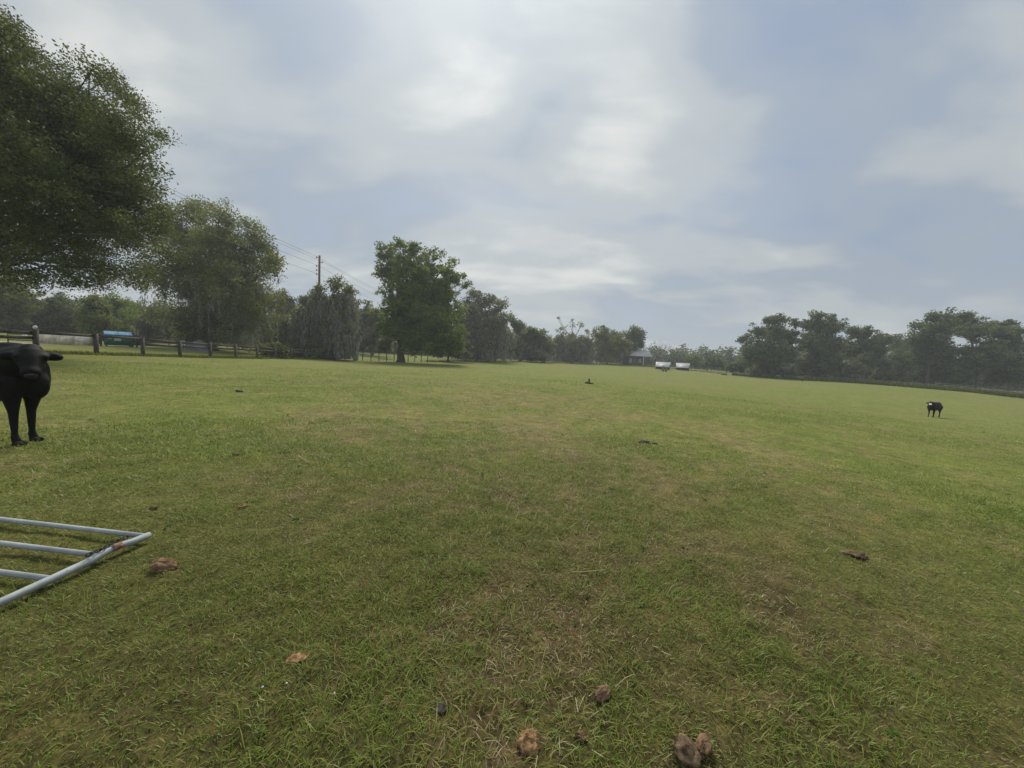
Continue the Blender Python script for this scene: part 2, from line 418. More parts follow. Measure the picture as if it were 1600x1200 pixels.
def build_ground():
    front = np.linspace(R(-74), R(74), 760); back = np.linspace(R(74), R(286), 90)[1:-1]
    ang = np.r_[front, back]
    rad = [0.25]
    while rad[-1] < 900: rad.append(rad[-1] * 1.0135)
    rad = np.array(rad)
    A, Rr = np.meshgrid(ang, rad)
    x = Rr * np.sin(A); y = Rr * np.cos(A)
    near = np.exp(-Rr / 14)
    z = ground_np(x, y) + near * (.05 * (fbm(x, y, .5, 1, 3) - .5) + .035 * (fbm(x, y, .12, 2, 2) - .5) - .02 * worn(x, y)) + np.clip(Rr / 30, 0, 1) * .12 * (fbm(x, y, 5, 2, 2) - .5) * np.exp(-Rr / 60)
    nv, nu = x.shape
    v = np.stack([x, y, z], -1).reshape(-1, 3); v = np.r_[v, [[0, 0, float(ground_np(0., 0.))]]]
    i = np.arange(nv - 1)[:, None] * nu; j = np.arange(nu)[None]; j2 = (j + 1) % nu
    q = np.stack([i + j, i + nu + j, i + nu + j2, i + j2], -1).reshape(-1, 4)[:, ::-1]
    c = len(v) - 1
    t = np.stack([np.full(nu, c), np.arange(nu), (np.arange(nu) + 1) % nu], -1)[:, ::-1]
    # make the faces look up
    wv = np.r_[worn(x, y).ravel(), 0]; lv = np.r_[lush(x, y).ravel(), 0]
    m = bpy.data.materials.new('pasture'); m.use_nodes = True; n = NT(m.node_tree); b = m.node_tree.nodes['Principled BSDF']
    pos = n.add('ShaderNodeNewGeometry').outputs['Position']
    wa = n.add('ShaderNodeAttribute', attribute_name='worn').outputs['Fac']; la = n.add('ShaderNodeAttribute', attribute_name='lush').outputs['Fac']
    f1 = n.noise(pos, 38, 6, .72); f2 = n.noise(pos, 5.5, 6, .66); f3 = n.noise(pos, .28, 5, .6); f4 = n.noise(pos, .07, 4, .6)
    green = n.mix(la, (.142, .184, .038), (.120, .178, .031))
    green = n.mix(n.math('MULTIPLY_ADD', f4, 2.0, -.55, clamp=True), green, (.175, .190, .064))
    green = n.mix(n.math('MULTIPLY_ADD', f3, 3.0, -1.35, clamp=True), green, (.160, .190, .052))
    brown = n.mix(f2, (.115, .088, .048), (.30, .235, .125))
    c1 = n.mix(n.math('MULTIPLY', wa, .85), green, brown)
    dist = n.add('ShaderNodeVectorMath', operation='LENGTH'); n.link(pos, dist.inputs[0])
    soil = n.mix(f2, (.034, .024, .013), (.090, .066, .035))
    bare = n.math('SUBTRACT', 1.0, n.math('MULTIPLY_ADD', dist.outputs['Value'], 1 / 7.0, -.32, clamp=True))
    c1 = n.mix(n.math('MULTIPLY', bare, .8), c1, soil)
    sp = n.ramp(f1, [(.30, (.35, .33, .28)), (.5, (.95, .95, .9)), (.70, (1.75, 1.6, 1.35))])
    c2 = n.mix(1.0, c1, sp, 'MULTIPLY')
    sp2 = n.ramp(f2, [(.3, (.68, .68, .62)), (.55, (1.0, 1.0, 1.0)), (.75, (1.32, 1.22, 1.1))])
    c2 = n.mix(1.0, c2, sp2, 'MULTIPLY')
    f5 = n.noise(pos, 1.3, 5, .68, .4)
    c2 = n.mix(1.0, c2, n.ramp(f5, [(.30, (.70, .72, .66)), (.5, (1, 1, 1)), (.72, (1.22, 1.15, 1.08))]), 'MULTIPLY')
    n.link(c2, b.inputs['Base Color']); b.inputs['Roughness'].default_value = .95; b.inputs['Specular IOR Level'].default_value = .1
    bn = n.add('ShaderNodeBump'); bn.inputs['Strength'].default_value = .7; bn.inputs['Distance'].default_value = .03
    n.link(f1, bn.inputs['Height']); n.link(bn.outputs[0], b.inputs['Normal'])
    o = build('ground', v, [q, t], m, smooth=True, attrs={'worn': ('POINT', wv), 'lush': ('POINT', lv)})
    bm = bmesh.new(); bm.from_mesh(o.data)
    bm.normal_update()
    if sum(f.normal.z for f in list(bm.faces)[:200]) < 0:
        bmesh.ops.reverse_faces(bm, faces=bm.faces); bm.to_mesh(o.data)
    bm.free()
    tag(o, kind='structure')
build_ground()

def ground_fine(x, y):
    rr = np.hypot(x, y); near = np.exp(-rr / 14)
    return ground_np(x, y) + near * (.05 * (fbm(x, y, .5, 1, 3) - .5) + .035 * (fbm(x, y, .12, 2, 2) - .5) - .02 * worn(x, y)) + np.clip(rr / 30, 0, 1) * .12 * (fbm(x, y, 5, 2, 2) - .5) * np.exp(-rr / 60)

def build_grass():
    dmax = 34.0
    def sample(n, d0, d1):
        d = np.sqrt(rng.uniform(d0 ** 2, d1 ** 2, n)); a = rng.uniform(R(-66), R(66), n)
        return d * np.sin(a), d * np.cos(a)
    X = []; Y = []
    edges = [.55, 1.2, 2, 3, 4, 5, 6.5, 8, 10, 12.5, 15, 18, 22, 27, 34, 42]
    for d0, d1 in zip(edges[:-1], edges[1:]):
        area = R(132) / 2 * (d1 ** 2 - d0 ** 2); dm = (d0 + d1) / 2
        dens = 6800 * min(1, 2.3 / dm) * (1 if dm < 6.5 else max(.05, 1 - (dm - 6.5) / 24))
        x, y = sample(int(area * dens), d0, d1); X.append(x); Y.append(y)
    # turf beside and behind the viewer as well
    d = np.sqrt(rng.uniform(0, 5.5 ** 2, 330000)); a = rng.uniform(-math.pi, math.pi, len(d)); ok = (np.abs(a) > R(66)) | (d < .55)
    ok &= rng.random(len(d)) < np.minimum(1, 2.6 / np.maximum(d, .1)); X.append((d * np.sin(a))[ok]); Y.append((d * np.cos(a))[ok])
    d = np.sqrt(rng.uniform(5.5 ** 2, 14 ** 2, 90000)); a = rng.uniform(R(66), R(100), len(d)) * np.where(rng.random(len(d)) < .5, 1, -1); X.append(d * np.sin(a)); Y.append(d * np.cos(a))
    x = np.concatenate(X); y = np.concatenate(Y)
    wn = worn(x, y); lu = lush(x, y)
    keep = rng.random(len(x)) > wn * .62
    x, y, wn, lu = x[keep], y[keep], wn[keep], lu[keep]
    d = np.hypot(x, y); n = len(x)
    z = ground_fine(x, y) - .004
    L = rng.gamma(6, 1 / 6, n) * (.024 + .021 * lu - .005 * wn) * np.where(rng.random(n) < .035, 1.8, 1) * (1 + np.clip(d - 6, 0, 20) * .012)
    Wd = np.maximum(.0022 + .0020 * rng.random(n), .00085 * d * (.7 + .6 * rng.random(n)))
    tuft = vnoise(x, y, .09, 2) * 12
    yaw = rng.uniform(0, 2 * math.pi, n) * .75 + tuft
    lean = np.clip(rng.normal(1.02 + .22 * wn, .36, n), .1, 1.52)
    dry = np.clip(wn * .75 + rng.normal(.16, .21, n) - .18 * lu, 0, 1)
    tint = np.where(dry > .62, .62 + .38 * rng.random(n), .45 * rng.random(n) + .30 * dry + .06)
    dx, dy = np.cos(yaw), np.sin(yaw); sx, sy = -dy, dx
    def row(t, wd):
        # a blade that starts steeper and bends over
        a0 = lean * .45; a1 = lean * 1.25
        h = L * (t * np.cos(a0) * (1 - t * .5) + t * t * .5 * np.cos(a1)); f = L * (t * np.sin(a0) * (1 - t * .5) + t * t * .5 * np.sin(a1) + t * np.sin(lean) * .25)
        cx, cy, cz = x + dx * f, y + dy * f, z + np.maximum(h, .002)
        return np.stack([cx - sx * wd, cy - sy * wd, cz], -1), np.stack([cx + sx * wd, cy + sy * wd, cz], -1)
    a = row(0., Wd * .42); b = row(.55, Wd * .5); c = row(1., Wd * .04)
    near = d < 9
    V1 = np.stack([a[0], a[1], b[1], b[0], c[0]], 1)[near]; k1 = len(V1)
    V2 = np.stack([a[0], a[1], c[0]], 1)[~near]; k2 = len(V2)
    v = np.r_[V1.reshape(-1, 3), V2.reshape(-1, 3)]
    i1 = np.arange(k1)[:, None] * 5
    q = i1 + np.array([[0, 1, 2, 3]]); t1 = i1 + np.array([[3, 2, 4]])
    t2 = k1 * 5 + np.arange(k2)[:, None] * 3 + np.array([[0, 1, 2]])
    tn = np.r_[tint[near], tint[near], tint[~near]]
    m = mat_leaf('grass_blade', [(0, (.060, .118, .012)), (.28, (.142, .205, .024)), (.50, (.235, .265, .050)), (.66, (.24, .19, .085)), (.85, (.34, .27, .14)), (1, (.55, .48, .30))], .38, .5)
    o = build('grass', v, [q, np.r_[t1, t2]], m, attrs={'tint': ('FACE', tn)})
    tag(o, 'short grazed pasture grass with brown worn patches', kind='stuff')
build_grass()

def build_weeds():
    n = 420; d = np.sqrt(rng.uniform(.8, 11 ** 2, n)); a = rng.uniform(R(-62), R(62), n); x = d * np.sin(a); y = d * np.cos(a)
    ok = lush(x, y) > .25; x, y = x[ok], y[ok]; n = len(x)
    k = 9; ang = rng.uniform(0, 6.28, (n, k)); L = rng.uniform(.012, .034, (n, 1)) * rng.uniform(.6, 1.2, (n, k)); el = rng.uniform(.1, .9, (n, k))
    c = np.stack([x, y, ground_fine(x, y)], -1)[:, None, :]
    u = np.stack([np.cos(ang) * np.cos(el), np.sin(ang) * np.cos(el), np.sin(el)], -1); sdir = np.stack([-np.sin(ang), np.cos(ang), 0 * ang], -1)
    L3 = L[..., None]; c = c + u * L3 * .25
    v = np.stack([c, c + u * L3 * .55 + sdir * L3 * .30, c + u * L3, c + u * L3 * .55 - sdir * L3 * .30], 2).reshape(-1, 3)
    q = np.arange(n * k)[:, None] * 4 + np.array([[0, 1, 2, 3]])
    m = mat_leaf('broad_weed_leaf', [(0, (.040, .090, .018)), (.5, (.080, .145, .028)), (1, (.15, .19, .05))], .3, .8)
    tag(build('low_weeds', v, [q], m, attrs={'tint': ('FACE', np.repeat(rng.random(n), k))}), 'low broad leaved weeds scattered through the turf', kind='stuff')
    n = 380; d = np.sqrt(rng.uniform(.6, 9 ** 2, n)); a = rng.uniform(R(-62), R(62), n); x = d * np.sin(a); y = d * np.cos(a); yaw = rng.uniform(0, 6.28, n)
    L = rng.uniform(.02, .09, n); w_ = rng.uniform(.0008, .002, n); z = ground_fine(x, y) + rng.uniform(.004, .022, n)
    ux, uy = np.cos(yaw) * L / 2, np.sin(yaw) * L / 2; sx, sy = -np.sin(yaw) * w_, np.cos(yaw) * w_; bz = rng.uniform(-.006, .012, n)
    v = np.stack([np.stack([x - ux - sx, y - uy - sy, z], -1), np.stack([x - ux + sx, y - uy + sy, z], -1), np.stack([x + ux + sx + sy * 3, y + uy + sy - sx * 3, z + bz], -1), np.stack([x + ux - sx + sy * 3, y + uy - sy - sx * 3, z + bz], -1)], 1).reshape(-1, 3)
    q = np.arange(n)[:, None] * 4 + np.array([[0, 1, 2, 3]])
    m = mat_leaf('dead_stalk', [(0, (.14, .085, .045)), (.5, (.30, .22, .12)), (1, (.50, .42, .27))], .2, .7)
    tag(build('dead_stalks', v, [q], m, attrs={'tint': ('FACE', rng.random(n))}), 'dead pale stalks lying in the turf', kind='stuff')
build_weeds()

# ------------------------------------------------------------------ trees
def leaf_mesh(centers, size, tint, aspect=.62, droop=0.0):
    n = len(centers)
    a = rng.normal(size=(n, 3)); a[:, 2] = a[:, 2] * .6 - droop; a /= np.linalg.norm(a, axis=1)[:, None]
    b = np.cross(a, rng.normal(size=(n, 3))); b /= np.linalg.norm(b, axis=1)[:, None] + 1e-9
    s = (size * rng.uniform(.6, 1.4, n))[:, None]
    v = np.stack([centers - a * s * .5, centers + b * s * aspect * .5 - a * s * .06, centers + a * s * .5, centers - b * s * aspect * .5 - a * s * .06], 1)
    q = np.arange(n)[:, None] * 4 + np.array([[0, 1, 2, 3]])
    return v.reshape(-1, 3), q, tint

def foliage(lobes, n_leaf, leaf, sub_r, per=55, flat=.75, depthf=1.0, droop=0.0, shell=2.2):
    """lobes: (centre (3), radius, weight). Returns leaf verts, quads, tints, clump centres"""
    n_leaf = int(n_leaf * 1.8); sub_r = sub_r * 1.1
    wts = np.array([l[2] * l[1] ** 2 for l in lobes]); wts /= wts.sum()
    K = max(len(lobes), int(n_leaf / per)); cnt = np.maximum(1, (wts * K).astype(int))
    C = []; 
    for (c, r, _), k in zip(lobes, cnt):
        d = rng.normal(size=(k, 3)); d /= np.linalg.norm(d, axis=1)[:, None]
        rr = rng.random(k) ** (1 / shell) * (1 + np.clip(rng.normal(0, .13, k), -.3, .32))
        C.append(np.array(c) + d * rr[:, None] * r * np.array([1, depthf, .92]))
    C = np.concatenate(C); k = len(C)
    sr = sub_r * rng.uniform(.42, 1.45, k)
    num = np.maximum(5, (per * (sr / sub_r) ** 1.7 * rng.uniform(.6, 1.3, k)).astype(int))
    idx = np.repeat(np.arange(k), num); n = len(idx)
    off = rng.normal(size=(n, 3)); off /= np.linalg.norm(off, axis=1)[:, None]; off *= (rng.random(n) ** .55)[:, None]
    off[:, 2] *= flat
    pos = C[idx] + off * sr[idx][:, None]
    ct = np.clip(rng.normal(.46, .25, k), 0, 1)
    tint = np.clip(ct[idx] + rng.normal(0, .16, n), 0, 1)
    v, q, tt = leaf_mesh(pos, leaf, tint, droop=droop)
    return v, q, tt, C

def curve_pts(a, b, sag, n=7, wob=.0):
    a = np.array(a, float); b = np.array(b, float); t = np.linspace(0, 1, n)[:, None]
    p = a + (b - a) * t; p[:, 2] += sag * np.sin(t[:, 0] * math.pi)
    if wob: p[1:-1] += rng.normal(0, wob, (n - 2, 3))
    return p

def moss_mesh(anchors, length, width, n):
    """ragged grey bunches: each bunch is a handful of short tapering strips hanging at staggered heights"""
    nb = max(1, n // 7); i = rng.integers(0, len(anchors), nb); bl = length * rng.gamma(3, 1 / 3, nb); bw = width * rng.uniform(.6, 2.4, nb)
    idx = np.repeat(np.arange(nb), 22); m = len(idx)
    drop = rng.random(m) ** 1.3 * bl[idx]
    tap = 1 - .75 * drop / (bl[idx] + 1e-6)
    a = anchors[i][idx] + rng.normal(0, 1, (m, 3)) * (bw[idx] * tap)[:, None] * np.array([1, 1, .3]); a[:, 2] -= drop
    Ls = width * rng.uniform(1.2, 3.6, m); yaw = rng.uniform(0, 2 * math.pi, m); w_ = width * rng.uniform(.25, .75, m)
    s_ = np.stack([np.cos(yaw), np.sin(yaw), np.zeros(m)], -1) * w_[:, None] / 2
    tip = a + rng.normal(0, 1, (m, 3)) * (Ls * .28)[:, None]; tip[:, 2] = a[:, 2] - Ls
    v = np.stack([a - s_ * .6, a + s_ * .6, (a + tip) / 2 + s_, tip, (a + tip) / 2 - s_], 1).reshape(-1, 3)
    b = np.arange(m)[:, None] * 5
    ct = np.clip(np.clip(rng.normal(.5, .22, nb), 0, 1)[idx] + rng.normal(0, .12, m), 0, 1)
    return v, b + np.array([[0, 1, 2, 4]]), b + np.array([[4, 2, 3]]), np.r_[ct, ct]

def tree(name, label, base_px, d, lobes_px, mat, n_leaf, leaf, sub_r, trunk_r=.3, fork=.3, group=None, moss=None, spread=.6,
         per=55, flat=.75, droop=0.0, cat='tree', bark='bark', twigs=2, shell=2.2, lean=0.0, fill=1.0):
    base = G(base_px, d)
    lp = np.array([l[0] for l in lobes_px], float)
    half = max((max(l[0] + l[2] for l in lobes_px) - min(l[0] - l[2] for l in lobes_px)) / 2 * d / F_PX, .5)
    cx = (lp.max() + lp.min()) / 2
    lobes = []
    for l in lobes_px:
        off = (l[0] - cx) * d / F_PX; room = math.sqrt(max(half ** 2 - off ** 2, (.25 * half) ** 2)) * spread
        dy = rng.uniform(-1, 1) * room
        dd = d + dy
        c = np.array(P(l[0], l[1], dd) - base)
        lobes.append((c, l[2] * dd / F_PX * 1.0, l[3] if len(l) > 3 else 1.0))
    if fill:
        cc = np.mean([c for c, _, _ in lobes], 0)
        ctr = list(lobes)
        for c, r, k in ctr:
            if k < .4: continue
            lobes.append((c * .58 + cc * .42 + rng.normal(0, .15, 3) * r, r * 1.05, k * .8 * fill))
            j = min((o for o in ctr if o[0] is not c), key=lambda o: np.linalg.norm(o[0] - c), default=None)
            if j is not None: lobes.append(((c + j[0]) / 2 - np.array([0, 0, .25 * r]), (r + j[1]) * .48, min(k, j[2]) * .7 * fill))
    root = empty(name, base, label, cat, group)
    v, q, tt, C = foliage(lobes, n_leaf, leaf, sub_r, per, flat, droop=droop, shell=shell)
    build('crown', v, [q], mat, root, attrs={'tint': ('FACE', tt)})
    top = max(c[2] + r for c, r, _ in lobes)
    mb = MB()
    fk = np.array([lean * top * fork, 0, top * fork])
    n = 7; t = np.linspace(0, 1, n)[:, None]
    tp = np.array([0, 0, -.25]) + (fk - np.array([0, 0, -.25])) * t; tp[1:-1, :2] += rng.normal(0, trunk_r * .12, (n - 2, 2))
    mb.tube(tp, trunk_r * (1 + .55 * np.exp(-t[:, 0] * 7)) * (1 - .28 * t[:, 0]), 10)
    for c, r, _ in lobes[:len(lobes_px)]:
        hgt = rng.uniform(.55, 1.0)
        st = tp[-1] * hgt + tp[0] * (1 - hgt) if c[2] < fk[2] * 1.6 else tp[-1] - np.array([0, 0, rng.uniform(0, .12) * fk[2]])
        L = np.linalg.norm(c - st)
        lr = trunk_r * (.13 + .40 * min(1, r / (.35 * half + .01)))
        pts = curve_pts(st, c, .10 * L, 8, .025 * L)
        mb.tube(pts, np.linspace(lr, max(.012, lr * .18), 8), 6, False)
        near = C[np.linalg.norm(C - c, axis=1) < r * 1.2]
        if len(near) and twigs:
            for kk in rng.integers(0, len(near), twigs):
                s0 = pts[rng.integers(3, 7)]
                mb.tube(curve_pts(s0, near[kk], .06 * np.linalg.norm(near[kk] - s0), 5, .02 * L), np.linspace(lr * .35, lr * .10, 5), 5, False)
    mb.build('trunk', M[bark], root, True)
    if moss:
        zmax = moss.get('zmax', .75) * top
        An = C[C[:, 2] < zmax]
        if len(An):
            v, q, t3, tt = moss_mesh(An, moss['len'], moss['w'], moss['n'])
            gl = moss.get('floor', .15); v[:, 2] = np.maximum(v[:, 2], gl)
            build('hanging_moss', v, [q, t3], M['moss'], root, attrs={'tint': ('FACE', tt)})
    return root

tree('oak_tree', 'huge dark oak filling the upper left, its crown overhanging the fence', -118, 18,
     [(5, 100, 50), (-60, 115, 85), (68, 150, 44), (128, 165, 44), (172, 192, 38), (200, 218, 28), (100, 230, 66), (30, 245, 70), (165, 270, 52), (208, 300, 36), (55, 330, 60, .55), (150, 350, 52, .9), (200, 372, 40), (232, 350, 30),
      (130, 410, 34, .9), (30, 390, 42, .6), (185, 420, 22), (-60, 220, 95), (-60, 360, 75, .6), (-150, 150, 110), (-200, 310, 95, .6), (-40, 40, 46), (-130, 40, 75), (80, 395, 28, .6), (150, 440, 14, 1.5), (60, 428, 22, .8), (15, 425, 26, .7), (228, 425, 16),
      (14, 46, 15, 1.8), (42, 74, 13, 1.8), (66, 100, 12, 1.8), (100, 108, 15, 1.8), (142, 110, 13, 2), (170, 122, 14, 2), (188, 142, 11, 2), (212, 172, 12, 2), (228, 188, 9, 2), (243, 208, 10, 2), (256, 216, 7, 2), (238, 236, 10, 1.6), (226, 262, 13, 1.6),
      (244, 292, 13, 1.6), (255, 326, 14, 1.6), (262, 362, 12, 1.4), (248, 396, 13, 1.4), (205, 442, 9, 1.6), (110, 440, 10, 1.6)],
     M['oak_dark'], 215000, .098, .60, .42, .22, per=125, flat=.6, spread=.5, twigs=1, fill=.7)
tree('spreading_tree', 'broad olive green tree with drooping lower boughs right of the huge oak', 332, 47,
     [(268, 345, 27), (305, 335, 24), (342, 342, 28), (378, 358, 24), (405, 382, 22), (430, 402, 13), (424, 420, 20), (300, 385, 38, .8), (350, 395, 42, .8), (392, 425, 34, .8), (262, 400, 34, .8), (240, 440, 28, .8), (300, 445, 42, .9),
      (358, 455, 46), (408, 460, 26), (262, 488, 26), (300, 500, 34), (350, 500, 38), (398, 500, 34), (430, 482, 17), (285, 322, 11), (325, 322, 10), (355, 325, 9), (250, 330, 14), (310, 525, 22), (370, 525, 25)],
     M['oak_mid'], 64000, .225, .95, .45, .20, per=105, moss=dict(len=1.8, w=.14, n=4200, zmax=.45, floor=.6), spread=.7, twigs=3, fill=.6)
tree('mossy_oak', 'oak draped in grey hanging moss in front of the power pole', 505, 53,
     [(480, 468, 13), (498, 452, 11), (525, 444, 13), (545, 453, 11), (536, 472, 18, .8), (506, 478, 18, .8), (475, 488, 12), (468, 502, 11), (490, 500, 20, .7), (525, 500, 22, .7), (552, 488, 9, .6), (478, 525, 20, .7), (510, 528, 22, .7), (540, 520, 18, .6), (460, 530, 12, .6)],
     M['oak_mid'], 11000, .26, .62, .5, .22, per=42, moss=dict(len=3.2, w=.22, n=19000, zmax=.80, floor=.1), twigs=4, fill=.35)
tree('tall_tree', 'tall fresh green tree standing alone in the middle of the treeline', 626, 60,
     [(610, 395, 21), (630, 385, 13), (655, 390, 12), (602, 425, 20), (640, 420, 28), (675, 408, 21), (700, 420, 17), (702, 437, 17), (722, 430, 9), (728, 446, 8, .5), (620, 460, 28), (660, 460, 32), (692, 470, 28), (608, 490, 18), (640, 500, 30), (680, 505, 30), (708, 490, 20), (660, 530, 26), (697, 530, 22), (628, 515, 18), (718, 520, 15), (640, 528, 17), (612, 522, 13), (676, 541, 15), (712, 540, 15), (598, 505, 12)],
     M['fresh'], 60000, .30, .62, .55, .2, per=55, twigs=3)
tree('small_tree', 'small bright green tree peeping out left of the tall fresh green tree', 582, 76,
     [(572, 482, 13), (590, 490, 15), (566, 505, 14), (588, 512, 18), (575, 532, 16), (600, 535, 14)], M['light'], 9000, .38, .8, .22, .25)
tree('grey_tree', 'greyish tree hung with moss just right of the tall fresh green tree', 762, 84,
     [(722, 503, 14), (728, 476, 10), (743, 463, 13), (765, 465, 11), (733, 490, 17), (782, 475, 11), (792, 494, 10), (756, 495, 18), (742, 518, 22), (772, 520, 20), (720, 535, 18), (735, 545, 16), (792, 528, 14), (760, 540, 18)],
     M['grey_leaf'], 22000, .38, .9, .45, .2, moss=dict(len=4.0, w=.30, n=6000, zmax=.6, floor=.2))
tree('dark_tree', 'dark green tree with a stepped outline right of the greyish mossy tree', 812, 97,
     [(800, 500, 8), (812, 510, 11), (830, 517, 9), (846, 521, 8), (820, 533, 17), (842, 538, 13), (860, 542, 10), (800, 545, 14), (828, 552, 12)],
     M['cool_leaf'], 15000, .42, .95, .4, .2, moss=dict(len=3.5, w=.35, n=900, zmax=.5, floor=.2))
tree('moss_hung_tree', 'thin topped tree with bare crooked twigs left of the barn', 893, 112,
     [(882, 512, 6, .35), (895, 505, 7, .35), (908, 508, 6, .35), (873, 499, 4, .25), (870, 516, 5, .4), (880, 538, 15), (905, 533, 14), (920, 540, 12), (862, 545, 13), (890, 552, 15), (912, 555, 10)],
     M['grey_leaf'], 12000, .42, .95, .35, .3, moss=dict(len=3.4, w=.36, n=3200, zmax=.55, floor=.2), twigs=4)
tree('round_tree', 'rounded green tree left of the barn with hanging foliage', 948, 118,
     [(925, 518, 8), (943, 511, 7), (947, 528, 13), (966, 524, 11), (977, 536, 11), (955, 543, 15), (933, 542, 11), (940, 555, 10), (968, 553, 11)],
     M['oak_mid'], 13000, .45, 1.0, .35, .25, moss=dict(len=3.4, w=.36, n=500, zmax=.5, floor=.2))
tree('open_oak', 'open crowned oak rising directly behind the barn roof', 984, 124,
     [(990, 518, 9), (1000, 522, 7), (984, 528, 8), (996, 532, 7, .7), (1003, 541, 5, .7), (978, 538, 7), (988, 544, 6, .6)], M['cool_leaf'], 6500, .45, 1.0, .35, .45, twigs=4)
# right hand treeline
RT = [
 ('oak_tree', 'leftmost oak of the right treeline, its crown stepping down to the left', 1205, 93,
  [(1162, 532, 8), (1183, 516, 10), (1200, 502, 9), (1220, 499, 10), (1242, 506, 8), (1172, 548, 11, .8), (1205, 524, 15, .7), (1234, 528, 14, .8), (1192, 556, 16), (1225, 556, 18), (1164, 566, 10), (1205, 576, 14), (1180, 575, 11)], 20000),
 ('oak_tree', 'tallest oak of the right treeline, one twig poking out at its top right', 1278, 91,
  [(1280, 493, 10), (1298, 499, 9), (1262, 509, 10), (1286, 514, 15, .8), (1309, 511, 8), (1318, 498, 3), (1268, 538, 18), (1300, 538, 18), (1285, 566, 20), (1258, 570, 14), (1308, 572, 12)], 20000),
 ('oak_tree', 'rounded oak of the right treeline without sky gaps, right of its tallest oak', 1352, 95,
  [(1335, 518, 11), (1355, 517, 11), (1375, 529, 11), (1330, 543, 16), (1360, 547, 17), (1390, 530, 7), (1344, 572, 15), (1377, 570, 13)], 16000),
 ('low_tree', 'low bushy tree in the dip between the oaks of the right treeline', 1408, 101,
  [(1404, 533, 12), (1420, 538, 10), (1412, 555, 14), (1395, 572, 12), (1420, 576, 13), (1405, 585, 10)], 9000),
 ('oak_tree', 'flat topped oak of the right treeline, right of the low bushy tree', 1448, 85,
  [(1438, 510, 10), (1458, 497, 10), (1476, 495, 10), (1434, 530, 12, .8), (1460, 520, 16, .7), (1490, 508, 12), (1440, 555, 18), (1470, 553, 20), (1450, 582, 15), (1480, 582, 14)], 20000),
 ('oak_tree', 'oak at the right edge with a large sky gap through its crown', 1525, 80,
  [(1505, 497, 10), (1525, 502, 9), (1546, 509, 10), (1575, 507, 8), (1560, 519, 11), (1512, 522, 11, .8), (1520, 555, 17), (1555, 552, 18), (1585, 540, 14), (1590, 520, 9), (1510, 580, 17), (1550, 584, 17), (1590, 578, 20)], 22000),
]
for nm, lb, bx, d, lobes, nl in RT:
    tree(nm, lb, bx, d, lobes, M['cool_leaf'], nl, .40, .85, .4, .25, 'oaks of the right treeline', per=42, flat=.6, twigs=3, fill=.6)
tree('oak_tree', 'oak cut off by the right edge of the photograph', 1660, 80, [(1640, 520, 16), (1670, 505, 20), (1700, 530, 22), (1640, 560, 24), (1690, 575, 26)], M['cool_leaf'], 9000, .40, .85, .4, .25, 'oaks of the right treeline')

# trees and brush behind the left paddock
LB = [
 ('brush_tree', 'feathery olive tree far left, behind the gate pillar', 18, 58, [(0, 440, 28, .8), (35, 448, 28, .8), (10, 485, 30), (45, 495, 28), (-20, 480, 40)], 'oak_mid', 15000),
 ('brush_tree', 'dark bushy tree behind the pale plywood wall', 92, 62, [(68, 478, 24), (98, 474, 20), (85, 500, 28), (120, 490, 24), (100, 515, 22)], 'oak_dark', 12000),
 ('brush_tree', 'pale green columnar tree left of the dumpster', 150, 54, [(150, 470, 11), (148, 488, 15), (152, 508, 20)], 'light', 7000),
 ('brush_tree', 'round green tree behind the dumpster', 190, 66, [(178, 474, 18), (205, 486, 20), (178, 498, 24), (218, 505, 24), (195, 515, 22)], 'fresh', 12000),
 ('brush_tree', 'greyish shrubby tree right of the dumpster', 243, 60, [(236, 505, 16), (255, 510, 17), (240, 522, 16), (222, 520, 13)], 'grey_leaf', 9000),
 ('brush_tree', 'grey green tree between the drooping tree and the mossy oak', 446, 62, [(440, 462, 12, .6), (452, 475, 13, .7), (445, 500, 20), (432, 525, 20), (458, 525, 18), (445, 540, 15)], 'grey_leaf', 13000),
 ('brush_tree', 'dark green tree behind the gap right of the mossy oak', 556, 80, [(560, 495, 14), (545, 515, 16), (565, 525, 16), (550, 540, 14)], 'oak_dark', 8000),
 ('brush_tree', 'shady dark tree at the right foot of the tall fresh green tree', 700, 72, [(690, 540, 14), (712, 540, 14), (728, 545, 12), (675, 545, 12)], 'oak_dark', 8000),
]
for nm, lb, bx, d, lobes, mt, nl in LB:
    tree(nm, lb, bx, d, lobes, M[mt], nl, .30, .7, .2, .3, None, moss=dict(len=3, w=.25, n=900, zmax=.8, floor=.1) if 'grey' in lb else None)

